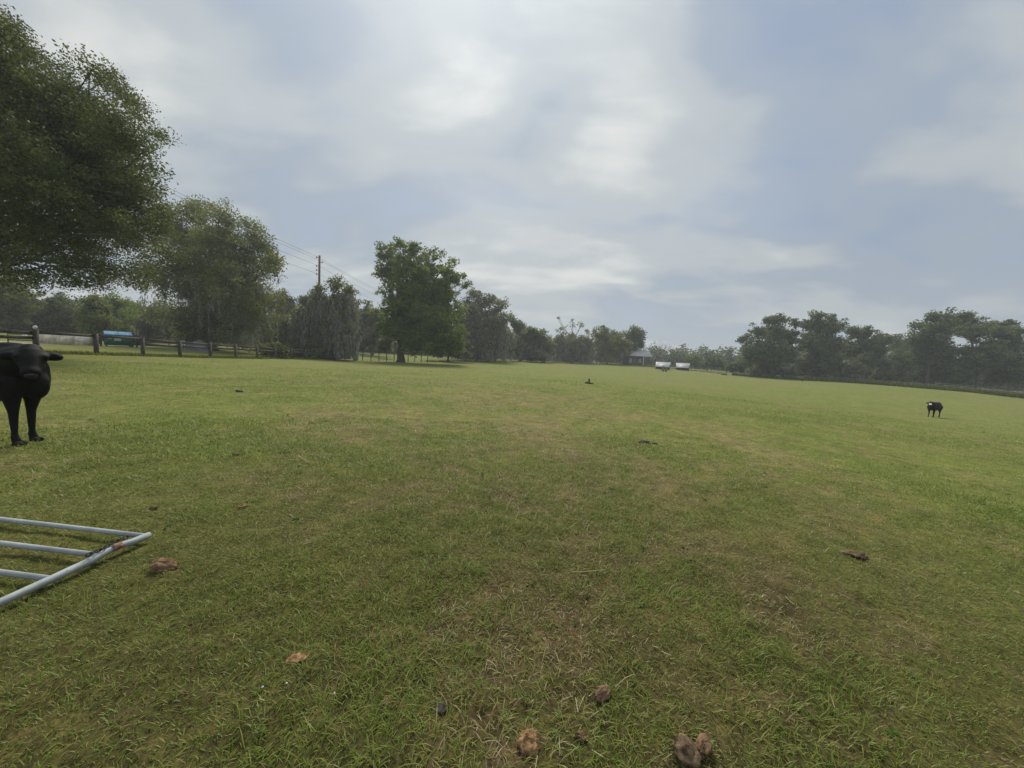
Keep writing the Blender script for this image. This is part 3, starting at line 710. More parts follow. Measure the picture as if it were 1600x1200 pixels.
# shrubs along the fences
SH = [('shrub', 'low weedy shrub growing through the dark board fence', 425, 43, [(415, 548, 9), (430, 545, 10), (442, 550, 8)], 'oak_mid', 3500),
      ('shrub', 'tangled shrub at the foot of the mossy oak', 485, 51, [(470, 548, 10), (490, 545, 11), (505, 550, 9), (458, 552, 7)], 'grey_leaf', 5000),
      ('shrub', 'pale olive shrub hanging over the wire fence left of the tall tree trunk', 604, 68, [(595, 535, 8), (608, 530, 9), (604, 543, 8)], 'grey_leaf', 3000),
      ('shrub', 'pale shrub on the fence line right of the low bushy tree', 1340, 84, [(1322, 578, 7), (1338, 573, 9), (1352, 580, 8)], 'grey_leaf', 3500),
      ('shrub', 'bright green shrub beside the white roofed sheds', 1085, 125, [(1078, 562, 6), (1090, 560, 7), (1086, 569, 6)], 'light', 2500),
      ('shrub', 'dark shrub at the far field edge, left of the right treeline', 1112, 118, [(1100, 568, 7), (1115, 565, 9), (1128, 570, 8)], 'cool_leaf', 3500),
      ('shrub', 'dark shrub under the leftmost oak of the right treeline', 1150, 102, [(1142, 574, 7), (1155, 570, 9), (1166, 577, 8)], 'cool_leaf', 3500),
      ('shrub', 'grey shrub at the foot of the dark tree with a stepped outline', 835, 95, [(822, 556, 6), (838, 553, 8), (850, 558, 6)], 'grey_leaf', 3000),
      ('shrub', 'yellow green shrub hiding the left end of the barn', 978, 121, [(975, 548, 4), (982, 549, 5), (973, 556, 4)], 'light', 1500)]
SH += [('brush', lb, px, d, [(px - 9, y - 8, 9), (px + 4, y - 10, 10), (px + 14, y - 7, 8)], 'cool_leaf', 3200) for px, y, d, lb in (
      (1190, 589, 97, 'dark brush in the shade of the leftmost oak of the right treeline'),
      (1232, 591, 96, 'dark brush between the leftmost and the tallest oak of the right treeline'),
      (1272, 594, 95, 'dark brush round the trunk of the tallest oak of the right treeline'),
      (1312, 594, 96, 'dark brush just right of the tallest oak of the right treeline'),
      (1375, 597, 96, 'dark brush under the rounded oak of the right treeline'),
      (1445, 600, 90, 'dark brush under the flat topped oak of the right treeline'),
      (1492, 602, 88, 'dark brush between the flat topped oak and the oak with the sky gap'),
      (1540, 604, 86, 'dark brush under the oak with the large sky gap'),
      (1590, 606, 85, 'dark brush at the right edge of the photograph'))]
for nm, lb, bx, d, lobes, mt, nl in SH:
    tree(nm, lb, bx, d, lobes, M[mt], nl, .26 * max(1, d / 75), .5 * max(1, d / 75), .07, .12, None, cat='shrub', twigs=1)

# far wood: one mass behind everything
def far_wood():
    pts = [(-350, 85, 485), (-100, 85, 475), (60, 85, 480), (200, 88, 488), (330, 90, 490), (450, 88, 492), (560, 90, 494), (640, 100, 510), (740, 110, 518), (850, 130, 532), (950, 155, 545), (1040, 165, 552), (1060, 170, 550),
           (1100, 170, 549), (1140, 165, 551), (1180, 140, 553), (1260, 130, 545), (1350, 125, 540), (1420, 118, 532), (1480, 115, 545), (1540, 112, 550), (1700, 110, 552)]
    C = []; S = []
    for (x0, d0, t0), (x1, d1, t1) in zip(pts[:-1], pts[1:]):
        n = int(abs(x1 - x0) * 6.5)
        for _ in range(n):
            f = rng.random(); px = x0 + (x1 - x0) * f; d = d0 + (d1 - d0) * f + rng.uniform(-3, 9)
            py = t0 + (t1 - t0) * f + 5 * math.sin(px * .17) + 4 * math.sin(px * .41 + 1) + 3 * math.sin(px * .9)
            g = G(px, d) if _ % 6 == 0 else g2
            g2 = g
            top = (P(px, py, d)).z
            p = P(px, py, d); p.z = g.z + .1 + (top - g.z) * (rng.random() ** .8 if _ % 5 < 3 else rng.random() * .3)
            C.append(tuple(p)); S.append(d)
    C = np.array(C); S = np.array(S); k = len(C)
    per = 18; idx = np.repeat(np.arange(k), per); off = rng.normal(0, 1, (len(idx), 3)) * .75
    ct = np.clip(rng.normal(.42, .2, k), 0, 1)
    v, q, tt = leaf_mesh(C[idx] + off, .0058 * S[idx], np.clip(ct[idx] + rng.normal(0, .12, len(idx)), 0, 1), .6)
    o = build('far_wood', v, [q], M['cool_leaf'], attrs={'tint': ('FACE', tt)})
    tag(o, 'far wood closing off the fields behind the nearer trees', kind='stuff')
far_wood()

# bare tree right of the barn, bare pale limbs on the mossy oak
def bare_branches(mb, p, d, L, r, depth):
    p = np.array(p, float); d = np.array(d, float)
    pts = [p]; dd = d.copy()
    for _ in range(4):
        dd = dd + rng.normal(0, .16, 3); dd /= np.linalg.norm(dd); pts.append(pts[-1] + dd * L / 4)
    mb.tube(pts, np.linspace(r, r * .6, 5), 5, False)
    if depth > 0:
        for k in range(rng.integers(2, 4)):
            s = pts[rng.integers(2, 5)]
            nd = dd + rng.normal(0, .45, 3) + np.array([0, 0, .12]); nd /= np.linalg.norm(nd)
            bare_branches(mb, s, nd, L * rng.uniform(.6, .82), r * .6, depth - 1)

def bare_tree(label, px, d, h, name='bare_tree'):
    root = empty(name, G(px, d), label, 'tree'); mb = MB(); tw = MB()
    pts = curve_pts((0, 0, -.2), (.2, .1, h * .35), 0, 6, .08); mb.tube(pts, np.linspace(.32, .22, 6), 8)
    for k in range(6):
        a = k * 1.05 + rng.uniform(-.3, .3); bare_branches(tw, pts[-1 - (k % 2)], (math.cos(a) * .55, math.sin(a) * .55, .8), h * .30, .12, 4)
    mb.build('trunk', M['pale_bark'], root, True); tw.build('branches', M['pale_bark'], root, True)
bare_tree('leafless grey tree right of the barn', 1030, 118, 8.2)
bare_tree('leafless pale snag showing between the mossy oak and the tall fresh green tree', 556, 56, 7.2, 'dead_snag')

# ------------------------------------------------------------------ fences
def wp(p, dz=0.0): return np.array((p[0], p[1], p[2] + dz))

def board_fence(label, pts, h, rails, post_w=.14, mat='fence_wood', group=None, rail_h=.15, rail_t=.04, name='board_fence', side=.09, bay_rails=None):
    """pts: ground points of the posts"""
    base = Vector(pts[0]); root = empty(name, base, label, 'fence', group)
    L = [np.array(p) - np.array(base) for p in pts]
    for i, p in enumerate(L):
        mb = MB(); hh = h * rng.uniform(.97, 1.06)
        d = (L[min(i + 1, len(L) - 1)] - L[max(i - 1, 0)]); rz = math.atan2(d[1], d[0])
        mb.box(p + np.array((0, 0, hh / 2 - .1)), (post_w, post_w, hh + .2), rz + rng.normal(0, .03), jit=.006)
        mb.build('post', M[mat], root)
    for bi, (a, b) in enumerate(zip(L[:-1], L[1:])):
        d = b - a; nrm = np.array((-d[1], d[0], 0)); nrm /= np.linalg.norm(nrm); off = nrm * side
        for rh in (bay_rails or {}).get(bi, rails):
            mb = MB(); j = rng.normal(0, .012, 2)
            mid = (a + b) / 2 + np.array((0, 0, rng.normal(-.012, .01)))
            u = (b - a) / np.linalg.norm(b - a) * .004
            mb.beam(a + off + u + (0, 0, rh * h + j[0]), b + off - u + (0, 0, rh * h + j[1]), rail_t, rail_h)
            mb.build('rail', M[mat], root)
    return root

def line_pts(X, ys): return [(X, y, gz(X, y)) for y in ys]
XF = -25.4
ys = [14.6 + 2.95 * k for k in range(15)]
pp = []
for y_ in ys: pp.append((XF, y_, gz(XF, y_)))
board_fence('near dark board fence running away along the left side of the field', pp, 1.24, (.90, .66), .16, rail_h=.17, bay_rails={2: (.93,), 3: (.93,)})
board_fence('far dark board fence behind the paddock, beyond the dumpster', line_pts(-45.0, [47 + 3.4 * k for k in range(12)]), 1.25, (.90, .62, .34), .13)

def wire_fence(label, pts, h, mat='wire_post', pw=.11, rails=(.95, .65, .35), group=None, top_rail=True):
    base = Vector(pts[0]); root = empty('wire_fence', base, label, 'fence', group)
    L = [np.array(p) - np.array(base) for p in pts]
    for p in L:
        mb = MB(); hh = h * rng.uniform(.94, 1.06)
        mb.tube([p + (0, 0, -.1), p + (0, 0, hh * .5), p + (rng.normal(0, .02), rng.normal(0, .02), hh)], [pw * .55, pw * .52, pw * .48], 8); mb.build('post', M[mat], root)
    for rh in rails:
        mb = MB()
        for a, b in zip(L[:-1], L[1:]):
            mb.tube(curve_pts(a + (0, 0, rh * h), b + (0, 0, rh * h), -.015, 4), .012, 4)
        mb.build('wire_strand', M['wire'], root)
    return root
wl = []
pa = G(524, 52.5); pb = G(658, 65)
for k in range(12):
    f = k / 11; x_ = pa.x + (pb.x - pa.x) * f; y_ = pa.y + (pb.y - pa.y) * f; wl.append((x_, y_, gz(x_, y_)))
wire_fence('wire fence of dark posts either side of the tall tree trunk', wl, 1.25, rails=(.95, .62, .3))
fl = []
for px, d in [(668, 67), (700, 72), (735, 78), (775, 84), (812, 91), (850, 99), (885, 106), (920, 111), (955, 115), (985, 117), (1010, 116), (1040, 114), (1075, 112), (1105, 108), (1135, 103)]:
    g = G(px, d); fl.append(tuple(g))
wire_fence('thin far fence along the back edge of the field', fl, 1.15, pw=.13)
fr = []
for px, d in [(1146, 100.5), (1160, 98), (1185, 95), (1212, 91.5), (1238, 88), (1265, 85), (1292, 83), (1318, 81.5), (1345, 79.5), (1372, 77.5), (1398, 75.5), (1424, 73.5), (1450, 71.2), (1476, 69.2), (1502, 67.2), (1528, 65.4), (1554, 63.4), (1580, 61.5), (1606, 59.6), (1632, 57.8)]:
    fr.append(tuple(G(px, d)))
board_fence('long weathered grey board fence before the right treeline', fr, .95, (.92, .52), .13, 'grey_wood', rail_h=.11)
tag(board_fence('pale board fence standing behind the weathered grey one at the right edge', [tuple(G(px, d)) for px, d in [(1462, 80), (1490, 79), (1520, 78), (1550, 77), (1580, 76), (1612, 75)]], 1.0, (.9, .5), .12, 'grey_wood', rail_h=.14))

# weeds at the foot of the fences
def weeds(pts, n, h, name, label):
    P0 = np.array(pts); seg = rng.integers(0, len(P0) - 1, n); f = rng.random(n)[:, None]
    c = P0[seg] * (1 - f) + P0[seg + 1] * f; c[:, :2] += rng.normal(0, .22, (n, 2)); c[:, 2] = ground_np(c[:, 0], c[:, 1]) + .0
    yaw = rng.uniform(0, 6.28, n); s = np.stack([np.cos(yaw), np.sin(yaw), 0 * yaw], -1); hh = h * rng.uniform(.3, 1.2, n)
    ln = rng.normal(0, .3, (n, 3)) * hh[:, None]; ln[:, 2] = hh
    v = np.stack([c - s * .04, c + s * .04, c + ln], 1).reshape(-1, 3)
    t = np.arange(n)[:, None] * 3 + np.array([[0, 1, 2]])
    o = build(name, v, [t], M['oak_mid'], attrs={'tint': ('FACE', rng.random(n) * .8)}); tag(o, label, kind='stuff')
weeds(pp, 9000, .22, 'fence_weeds', 'strip of dark weeds along the near board fence')
weeds(fr, 30000, .72, 'fence_weeds', 'tall weeds along the grey board fence')
weeds(fl, 4000, .4, 'fence_weeds', 'weeds along the far back fence')

# ------------------------------------------------------------------ power poles and cables
def pole():
    root = empty('power_pole', (0, 0, 0), 'tall brown wooden power pole rising behind the mossy oak', 'power pole', 'power poles along the left fence')
    mb = MB(); H = 14.9
    mb.tube([(0, 0, -.3), (0, 0, H * .5), (0, 0, H)], [.2, .17, .14], 12); mb.build('shaft', M['pole'], root, True)
    for z, s in ((H - .3, -1), (H - 1.0, 1), (H - 1.55, -1), (H - 2.15, -1), (H - 2.75, -1)):
        mb = MB(); mb.tube([(s * .12, 0, z), (s * .48, 0, z + .03)], .04, 6); mb.tube([(s * .44, 0, z - .08), (s * .44, 0, z + .16)], [.08, .05], 8)
        mb.build('insulator', M['porcelain'], root, True)
    return root, H
PX = -29.3
pl, PH = pole(); pl.location = (PX, 58, gz(PX, 58))
pl2 = copy_tree(pl); pl2.location = (PX, 112, gz(PX, 112)); pl2['label'] = 'farther power pole hidden behind the tall fresh green tree'
pl3 = copy_tree(pl); pl3.location = (PX, 4, gz(PX, 4)); pl3['label'] = 'nearer power pole out of sight to the left'
for dx, dz, lb in ((-.44, -.15, 'topmost power cable left of the pole top'), (.44, -.85, 'power cable on the right hand insulator of the pole'), (-.44, -1.4, 'middle power cable below the pole top'), (-.44, -2.6, 'lowest power cable strung along the poles')):
    mb = MB()
    for ya, yb in ((4, 58), (58, 112)):
        a = (PX + dx, ya, gz(PX, ya) + PH + dz); b = (PX + dx, yb, gz(PX, yb) + PH + dz); mb.tube(curve_pts(a, b, -.75, 16), .016, 5)
    tag(mb.build('power_cable', M['cable']), lb, 'cable', 'power cables along the left fence')

# ------------------------------------------------------------------ paddock objects, left
def facing(p):
    """z rotation that turns a thing's -Y side to the camera"""
    return math.atan2(p.y - CAM.y, p.x - CAM.x) - math.pi / 2

g = G(103, 35.5); root = empty('plywood_wall', g, 'low pale plywood wall with brown stains behind the near fence', 'wall', rz=facing(g) + R(-14))
wv = 3.35; mb = MB()
for k in range(3): mb.box(((k - 1) * wv / 3, rng.uniform(-.01, .01), .52), (wv / 3 - .008, .03, .98))
mb.build('panel', M['ply'], root)
for k in (-1, 1):
    mb = MB(); mb.box((k * (wv / 2 + .12), .02, .5), (.2, .16, 1.12)); mb.build('post', M['grey_wood'], root)

g = G(185, 36.5); root = empty('dumpster', g, 'green dumpster with pale blue lid and signs on its front', 'dumpster', rz=facing(g) + R(3))
mb = MB(); W_ = 1.86
prof = [(-.72, .12), (.72, .12), (.80, 1.36), (-.80, 1.08)]
v = [(-W_ / 2, y, z) for y, z in prof] + [(W_ / 2, y, z) for y, z in prof]
mb.add(v, [(0, 1, 2, 3), (7, 6, 5, 4), (0, 4, 5, 1), (1, 5, 6, 2), (2, 6, 7, 3), (3, 7, 4, 0)])
for sx in (-.75, 0, .75): mb.box((sx * 1.02, -.77, .55), (.06, .05, .8))
mb.box((0, -.815, 1.03), (W_ + .06, .06, .08))
mb.build('body', M['dump_green'], root)
lidn = Matrix.Rotation(math.atan2(.42, 1.66), 3, 'X')
for s in (-1, 1):
    mb = MB(); mb.box((s * W_ / 4, -.02, 1.255), (W_ / 2 - .02, 1.78, .05), mat=None)
    o = mb.v[-1]; o[:, 2] += (o[:, 1] + .02) * .175
    for k in range(3): 
        mb.box((s * W_ / 4 + (k - 1) * .27, -.02, 1.295), (.06, 1.6, .03)); o = mb.v[-1]; o[:, 2] += (o[:, 1] + .02) * .175
    mb.build('lid', M['dump_lid'], root)
    mb = MB(); mb.box((s * (W_ / 2 + .07), -.1, .70), (.14, 1.0, .2)); mb.box((s * (W_ / 2 + .06), -.66, .62), (.1, .1, .36)); mb.build('fork_pocket', M['blackmetal'], root)
    for yy in (-.5, .5):
        mb = MB(); mb.tube([(s * .78 - .04, yy, .06), (s * .78 + .04, yy, .06)], .06, 10); mb.build('caster', M['blackmetal'], root)
mb = MB(); mb.box((-.58, -.84, .84), (.22, .02, .26)); mb.build('white_sign', M['sign_white'], root)
mb = MB(); mb.box((-.07, -.84, .72), (.48, .02, .42)); o = mb.build('green_sign', M['sign_green'], root)
mb2 = MB()
for k in range(3): mb2.box((-.07, -.855, .84 - k * .12), (.36, .008, .045))
mb2.build('lettering', M['sign_white'], o)
mb = MB(); mb.box((.42, -.84, .86), (.2, .02, .12)); mb.build('warning_label', M['sign_white'], root)
mb = MB(); mb.box((.58, -.84, .86), (.1, .02, .12)); mb.build('red_label', M['sign_red'], root)

# enclosure boards round the dumpster
g = G(152, 37.6); pts2 = [tuple(G(x, d)) for x, d in [(143, 37.8), (150, 38.3), (158, 38.8)]]
board_fence('short close boarded fence end left of the dumpster', pts2, 1.15, (.92, .70, .48, .26), .12, rail_h=.24, name='boarded_screen')
pts2 = [tuple(G(x, d)) for x, d in [(207, 38.8), (214, 38.6), (222, 38.4)]]
board_fence('short close boarded fence end right of the dumpster', pts2, 1.15, (.92, .70, .48, .26), .12, rail_h=.24, name='boarded_screen')

g = G(56, 35); root = empty('gate_pillar', g, 'square grey gate pillar carrying a round white lamp', 'pillar', rz=facing(g))
mb = MB(); mb.box((0, 0, .55), (.38, .36, 1.2)); mb.build('shaft', M['plaster'], root)
mb = MB(); mb.box((0, 0, 1.18), (.45, .43, .07)); mb.build('cap', M['plaster'], root)
mb = MB(); mb.tube([(0, 0, 1.2), (0, 0, 1.42)], .03, 8); lampost = mb.build('lamp_stem', M['blackmetal'], root, True)
mb = MB(); mb.ell((0, 0, 1.55), (.155, .155, .16)); mb.build('globe', M['globe'], lampost, True)

g = G(36, 34); root = empty('farm_gate', g, 'dark wooden gate left of the gate pillar with a white bucket hung on it', 'gate', rz=facing(g))
for z in (.35, .6, .85, 1.05):
    mb = MB(); mb.box((0, 0, z), (1.55, .03, .10)); mb.build('bar', M['fence_wood'], root)
for s in (-1, 1):
    mb = MB(); mb.box((s * .80, 0, .55), (.08, .06, 1.15)); mb.build('stile', M['fence_wood'], root)
bk = empty('bucket', tuple(G(39, 33.85, .52)), 'white plastic bucket hung on the dark wooden gate', 'bucket')
mb = MB(); mb.tube([(0, 0, 0), (0, 0, .32)], [.13, .16], 14); mb.build('pail', M['white_paint'], bk, True)
mb = MB(); a = np.linspace(0, math.pi, 10); mb.tube(np.stack([.16 * np.cos(a), 0 * a, .31 + .2 * np.sin(a)], -1), .008, 5); mb.build('handle', M['blackmetal'], bk, True)

# pale lane crossing the paddock
def lane():
    xs = np.linspace(-140, 330, 90); v = []
    for px in xs:
        for d in (37.2, 39.2):
            p = G(px, d if px < 60 else d + (px - 60) * .012, .035); v.append(tuple(p))
    n = len(xs); i = np.arange(n - 1)[:, None] * 2
    q = i + np.array([[0, 2, 3, 1]])
    m = mat_basic('sandy_lane', (.20, .19, .15), (.30, .28, .23), 1.2, .95, .2)
    tag(build('sandy_lane', v, [q], m), kind='structure')
lane()

g = G(287, 41.5); root = empty('utility_box', g, 'pale green utility pedestal standing before the drooping tree', 'utility box', rz=facing(g))
mb = MB(); mb.box((0, 0, .42), (.30, .26, .9)); mb.build('cabinet', M['plaster'], root)
mb = MB(); mb.box((0, 0, .93), (.34, .30, .12), taper=.8); mb.build('cap', M['sign_green'], root)
for s in (-1, 1):
    mb = MB(); mb.box((s * .09, -.14, .45), (.07, .02, .62)); mb.build('stripe', M['sign_white'], root)
for px, sz, lb in ((296, .62, 'small grey tarp heap right beside the utility pedestal'), (312, .95, 'larger dark grey tarp heap right of the utility pedestal')):
    g = G(px, 42); mb = MB(); mb.ell((0, 0, .06), (sz * 1.2, sz * .8, sz), 24, 14, noise=.16, seed=px)
    mb.ell((sz * .5, -.1, 0), (sz * .8, sz * .7, sz * .6), 20, 12, noise=.2, seed=px + 1)
    o = mb.build('tarp_heap', M['tarp'], None, True, loc=g); tag(o, lb, 'tarp')

# ------------------------------------------------------------------ barn, sheds, posts, tank
def barn():
    d = 122; g = G(990, d); root = empty('barn', g, 'grey boarded barn with white metal roof and porch far across the field', 'barn', rz=facing(g) + R(6))
    W_, D_, Hh = 6.6, 5.0, 3.0
    mb = MB(); mb.box((-.6, 1.5, Hh / 2 - .2), (W_, D_, Hh + .4)); mb.build('wall', M['barn'], root)
    mb = MB(); th = .08
    y0, y1, y2 = -3.1, 1.4, 5.4; z0, z1 = Hh - .25, Hh + 1.75
    xl, xr = -2.9, 5.2
    for sgn in (0,):
        v = [(xl, y0, z0), (xr, y0, z0), (xr - .9, y1, z1), (xl, y1, z1), (xl, y2, z0), (xr, y2, z0)]
        vv = v + [(a, b, c - th) for a, b, c in v]
        mb.add(vv, [(0, 1, 2, 3), (3, 2, 5, 4), (6, 9, 8, 7), (9, 10, 11, 8), (0, 6, 7, 1), (4, 5, 11, 10), (0, 3, 9, 6), (3, 4, 10, 9)], [(1, 5, 2), (7, 8, 11)])
        mb.add([], [], []) if False else None
    roof = mb.build('roof', M['white_metal'], root)
    mb = MB()
    for k in range(13):
        x = xl + .25 + k * .62
        mb.beam((x, y0, z0 + .02), (x * .93 if x > 0 else x, y1 - .05, z1 + .02), .05, .05)
    mb.build('rib', M['white_metal'], roof)
    mb = MB(); mb.box((2.55, -2.7, (z0 - .1) / 2), (.22, .22, z0 + .2)); mb.build('porch_post', M['white_paint'], root)
    mb = MB(); mb.box((4.9, -2.7, (z0 - .1) / 2), (.16, .16, z0 + .2)); mb.build('porch_post', M['grey_wood'], root)
    mb = MB(); mb.box((-1.15, -1.03, 1.3), (.7, .06, 1.5)); mb.build('door', M['white_paint'], root)
    mb = MB(); mb.box((1.7, -1.03, 1.3), (.8, .06, 1.3)); wf = mb.build('window', M['white_paint'], root)
    mb = MB(); mb.box((1.7, -1.075, 1.3), (.5, .02, 1.0)); mb.build('pane', M['sign_white'], wf)
barn()

def shed(label, px, d, wpx, rise, lp):
    g = G(px, d); root = empty('open_shed', g, label, 'shed', 'white roofed open sheds', rz=facing(g) + R(-4))
    w_ = wpx * d / F_PX; zt = 2.0
    mb = MB(); v = [(-w_ / 2 + .25, -1.3, .86), (w_ / 2 - .1, -1.3, .86), (w_ / 2, 1.4, zt), (-w_ / 2, 1.4, zt)]
    vv = v + [(a, b, c - .1) for a, b, c in v]
    mb.add(vv, [(0, 1, 2, 3), (7, 6, 5, 4), (0, 4, 5, 1), (1, 5, 6, 2), (2, 6, 7, 3), (3, 7, 4, 0)])
    for k in range(4): 
        f = (k + .5) / 4; mb.box((0, -1.3 + 2.7 * f, 0.86 + (zt - .86) * f + .03), (w_ - .4, .06, .05))
    mb.build('roof', M['white_metal'], root)
    mb = MB(); mb.box((.05, -1.36, .74), (w_ - .3, .06, .12)); mb.build('gutter', M['white_paint'], root)
    for sx in (-1, 1):
        for yy, zz in ((-1.15, .78), (1.25, 1.82)):
            mb = MB(); mb.box((sx * (w_ / 2 - .3), yy, zz / 2 - .1), (.14, .14, zz + .15)); mb.build('post', M['wire_post'], root)
    mb = MB(); mb.box((0, 1.33, .84), (w_ - .3, .06, 1.75)); mb.build('back_wall', M['dark_gap'], root)
shed('open shed with a white roof, nearer the barn', 1035, 104, 22, 0, 0)
shed('open shed with a white roof, farther from the barn', 1066, 109, 20, 0, 0)
for px, h, lb in ((1035.5, 1.25, 'left one of two short grey posts before the white roofed sheds'), (1040.5, 1.15, 'right one of two short grey posts before the white roofed sheds')):
    g = G(px, 90); mb = MB(); mb.tube([(0, 0, -.1), (0.02, 0, .5 * h), (0, 0.02, h * .96), (0, .02, h)], [.27, .25, .24, .19], 12)
    o = mb.build('grey_post', M['grey_wood'], None, True, loc=g); tag(o, lb, 'post', 'short grey posts before the sheds')
g = G(928, 114); root = empty('water_tank', g, 'small white domed tank at the foot of the trees left of the barn', 'tank')
mb = MB(); mb.tube([(0, 0, -.1), (0, 0, .62), (0, 0, .82), (0, 0, .9)], [.52, .52, .36, .12], 16); mb.build('barrel', M['white_paint'], root, True)
mb = MB(); mb.tube([(0, 0, .88), (0, 0, .98)], .14, 12); mb.build('lid', M['white_paint'], root, True)
g = G(1253, 79); mb = MB(); mb.tube([(0, 0, -.1), (0, 0, .30), (0, 0, .34), (0, 0, .62), (0, 0, .68)], [.09, .10, .2, .22, .15], 10)
tag(mb.build('capped_stake', M['wire_post'], None, True, loc=g), 'lone short dark stake in the field before the leftmost right oak', 'stake')

# ------------------------------------------------------------------ gate lying in the grass
def pipe_gate():
    A = on_ground(229, 849)[0]; B = on_ground(0, 957)[0]; Cc = on_ground(0, 821)[0]
    A, B, Cc = [np.array(q) for q in (A, B, Cc)]
    root = empty('pipe_gate', Vector(A), 'pale galvanised pipe gate lying flat in the grass', 'gate')
    e1 = B - A; L1 = np.linalg.norm(e1); e1 /= L1
    e2 = Cc - A; e2 /= np.linalg.norm(e2)
    lift = lambda p, h=.055: np.array((p[0] - A[0], p[1] - A[1], gz(p[0], p[1]) - A[2] + h))
    full = 1.42
    kink = lift(A + e1 * .20, .075)
    mb = MB(); mb.tube([lift(A - e1 * .02), lift(A + e1 * .10, .062), kink - np.array((.012, 0, 0)), lift(A + e1 * .36, .06), lift(A + e1 * .7), lift(A + e1 * full)], .0225, 12)
    mb.build('end_pipe', M['galv'], root, True)
    mb = MB(); mb.tube([lift(A + e2 * 3.6), lift(A + e2 * 3.6 + e1 * .7), lift(A + e2 * 3.6 + e1 * full)], .0225, 12); mb.build('end_pipe', M['galv'], root, True)
    rp = []
    for (sx, sy) in ((220, 848), (155, 880), (78, 918)):
        q = np.array(on_ground(sx, sy)[0]); rp.append(float((q - A) @ e1))
    for k, s in enumerate(rp + [rp[-1] + .30, full]):
        st = A + e1 * max(0.0, s); mb = MB()
        mb.tube([lift(st + e2 * .02), lift(st + e2 * 1.2, .05), lift(st + e2 * 2.4, .05), lift(st + e2 * 3.58)], .0178, 10); mb.build('rail', M['galv'], root, True)
    # rusted break with a bit of dark chain
    mb = MB(); mb.tube([kink + np.array((.002, .022, .001)), kink + np.array((.003, -.004, .002)), kink + np.array((.0, -.03, .0))], [.0228, .0238, .0228], 10); mb.build('rust_collar', M['rust'], root, True)
    ch = MB()
    for k in range(9):
        f = k / 8; c = kink + np.array((-.012 - .006 * math.sin(f * 5), .07 - .30 * f * .8, .030 + .004 * math.sin(k))); a = np.linspace(0, 2 * math.pi, 9)
        ax = np.array((0, 1, 0)); bx = np.array((1, 0, 0)) if k % 2 else np.array((0, 0, 1))
        ch.tube(c + .020 * np.cos(a)[:, None] * ax + .010 * np.sin(a)[:, None] * bx, .0038, 5, False)
    ch.build('chain', M['blackmetal'], root, True)
pipe_gate()

# ------------------------------------------------------------------ droppings and bits on the grass
DUNG = [
 # px, py, w px, h px, material, label, seed
 (1071, 1180, 46, 42, 'dung_grey', 'split dark clod of manure with a pale face, bottom edge of the field', 1),
 (1098, 1170, 32, 34, 'dung_brown', 'brown clod of manure leaning on the split dark clod', 2),
 (825, 1166, 38, 34, 'dung_tan', 'round orange brown clod of manure at the bottom centre', 3),
 (940, 1086, 30, 32, 'dung_brown', 'pear shaped brown clod of manure above the split dark clod', 4),
 (908, 1151, 22, 13, 'dung_brown', 'small crumbled brown clod right of the round orange brown one', 5),
 (460, 1034, 36, 20, 'dung_tan', 'flat tan clod of manure in a worn patch', 6),
 (258, 889, 34, 22, 'dung_brown', 'brown clod of manure just right of the pipe gate', 7),
 (606, 1097, 20, 24, 'dung_brown', 'dark reddish crumb of manure between the flat tan clod and the round one', 8),
 (379, 793, 14, 9, 'dung_tan', 'small pinkish clod beyond the pipe gate', 9),
 (239, 797, 13, 9, 'dung_grey', 'small grey clod left of the pinkish one', 10),
 (1335, 868, 34, 10, 'dung_grey', 'long dark strip of dried manure in the right half of the field', 11),
 (1007, 692, 15, 7, 'dung_dark', 'black manure heap in mid field, larger of a pair', 12),
 (1023, 694, 9, 4, 'dung_dark', 'black manure heap in mid field, smaller of a pair', 13),
 (920, 600, 11, 5, 'dung_dark', 'distant dark heap with a lump on top in the middle of the field', 14),
 (374, 612, 9, 4, 'dung_dark', 'small dark heap far out right of the large black cow', 15),
 (1131, 586, 8, 3, 'dung_dark', 'faint dark heap near the far back fence', 16),
 (685, 1108, 30, 10, 'dung_dark', 'flat dark smear of manure left of the round orange brown clod', 17),
 (369, 711, 12, 6, 'dung_grey', 'low grey brown heap in the left half of the field', 18),
]
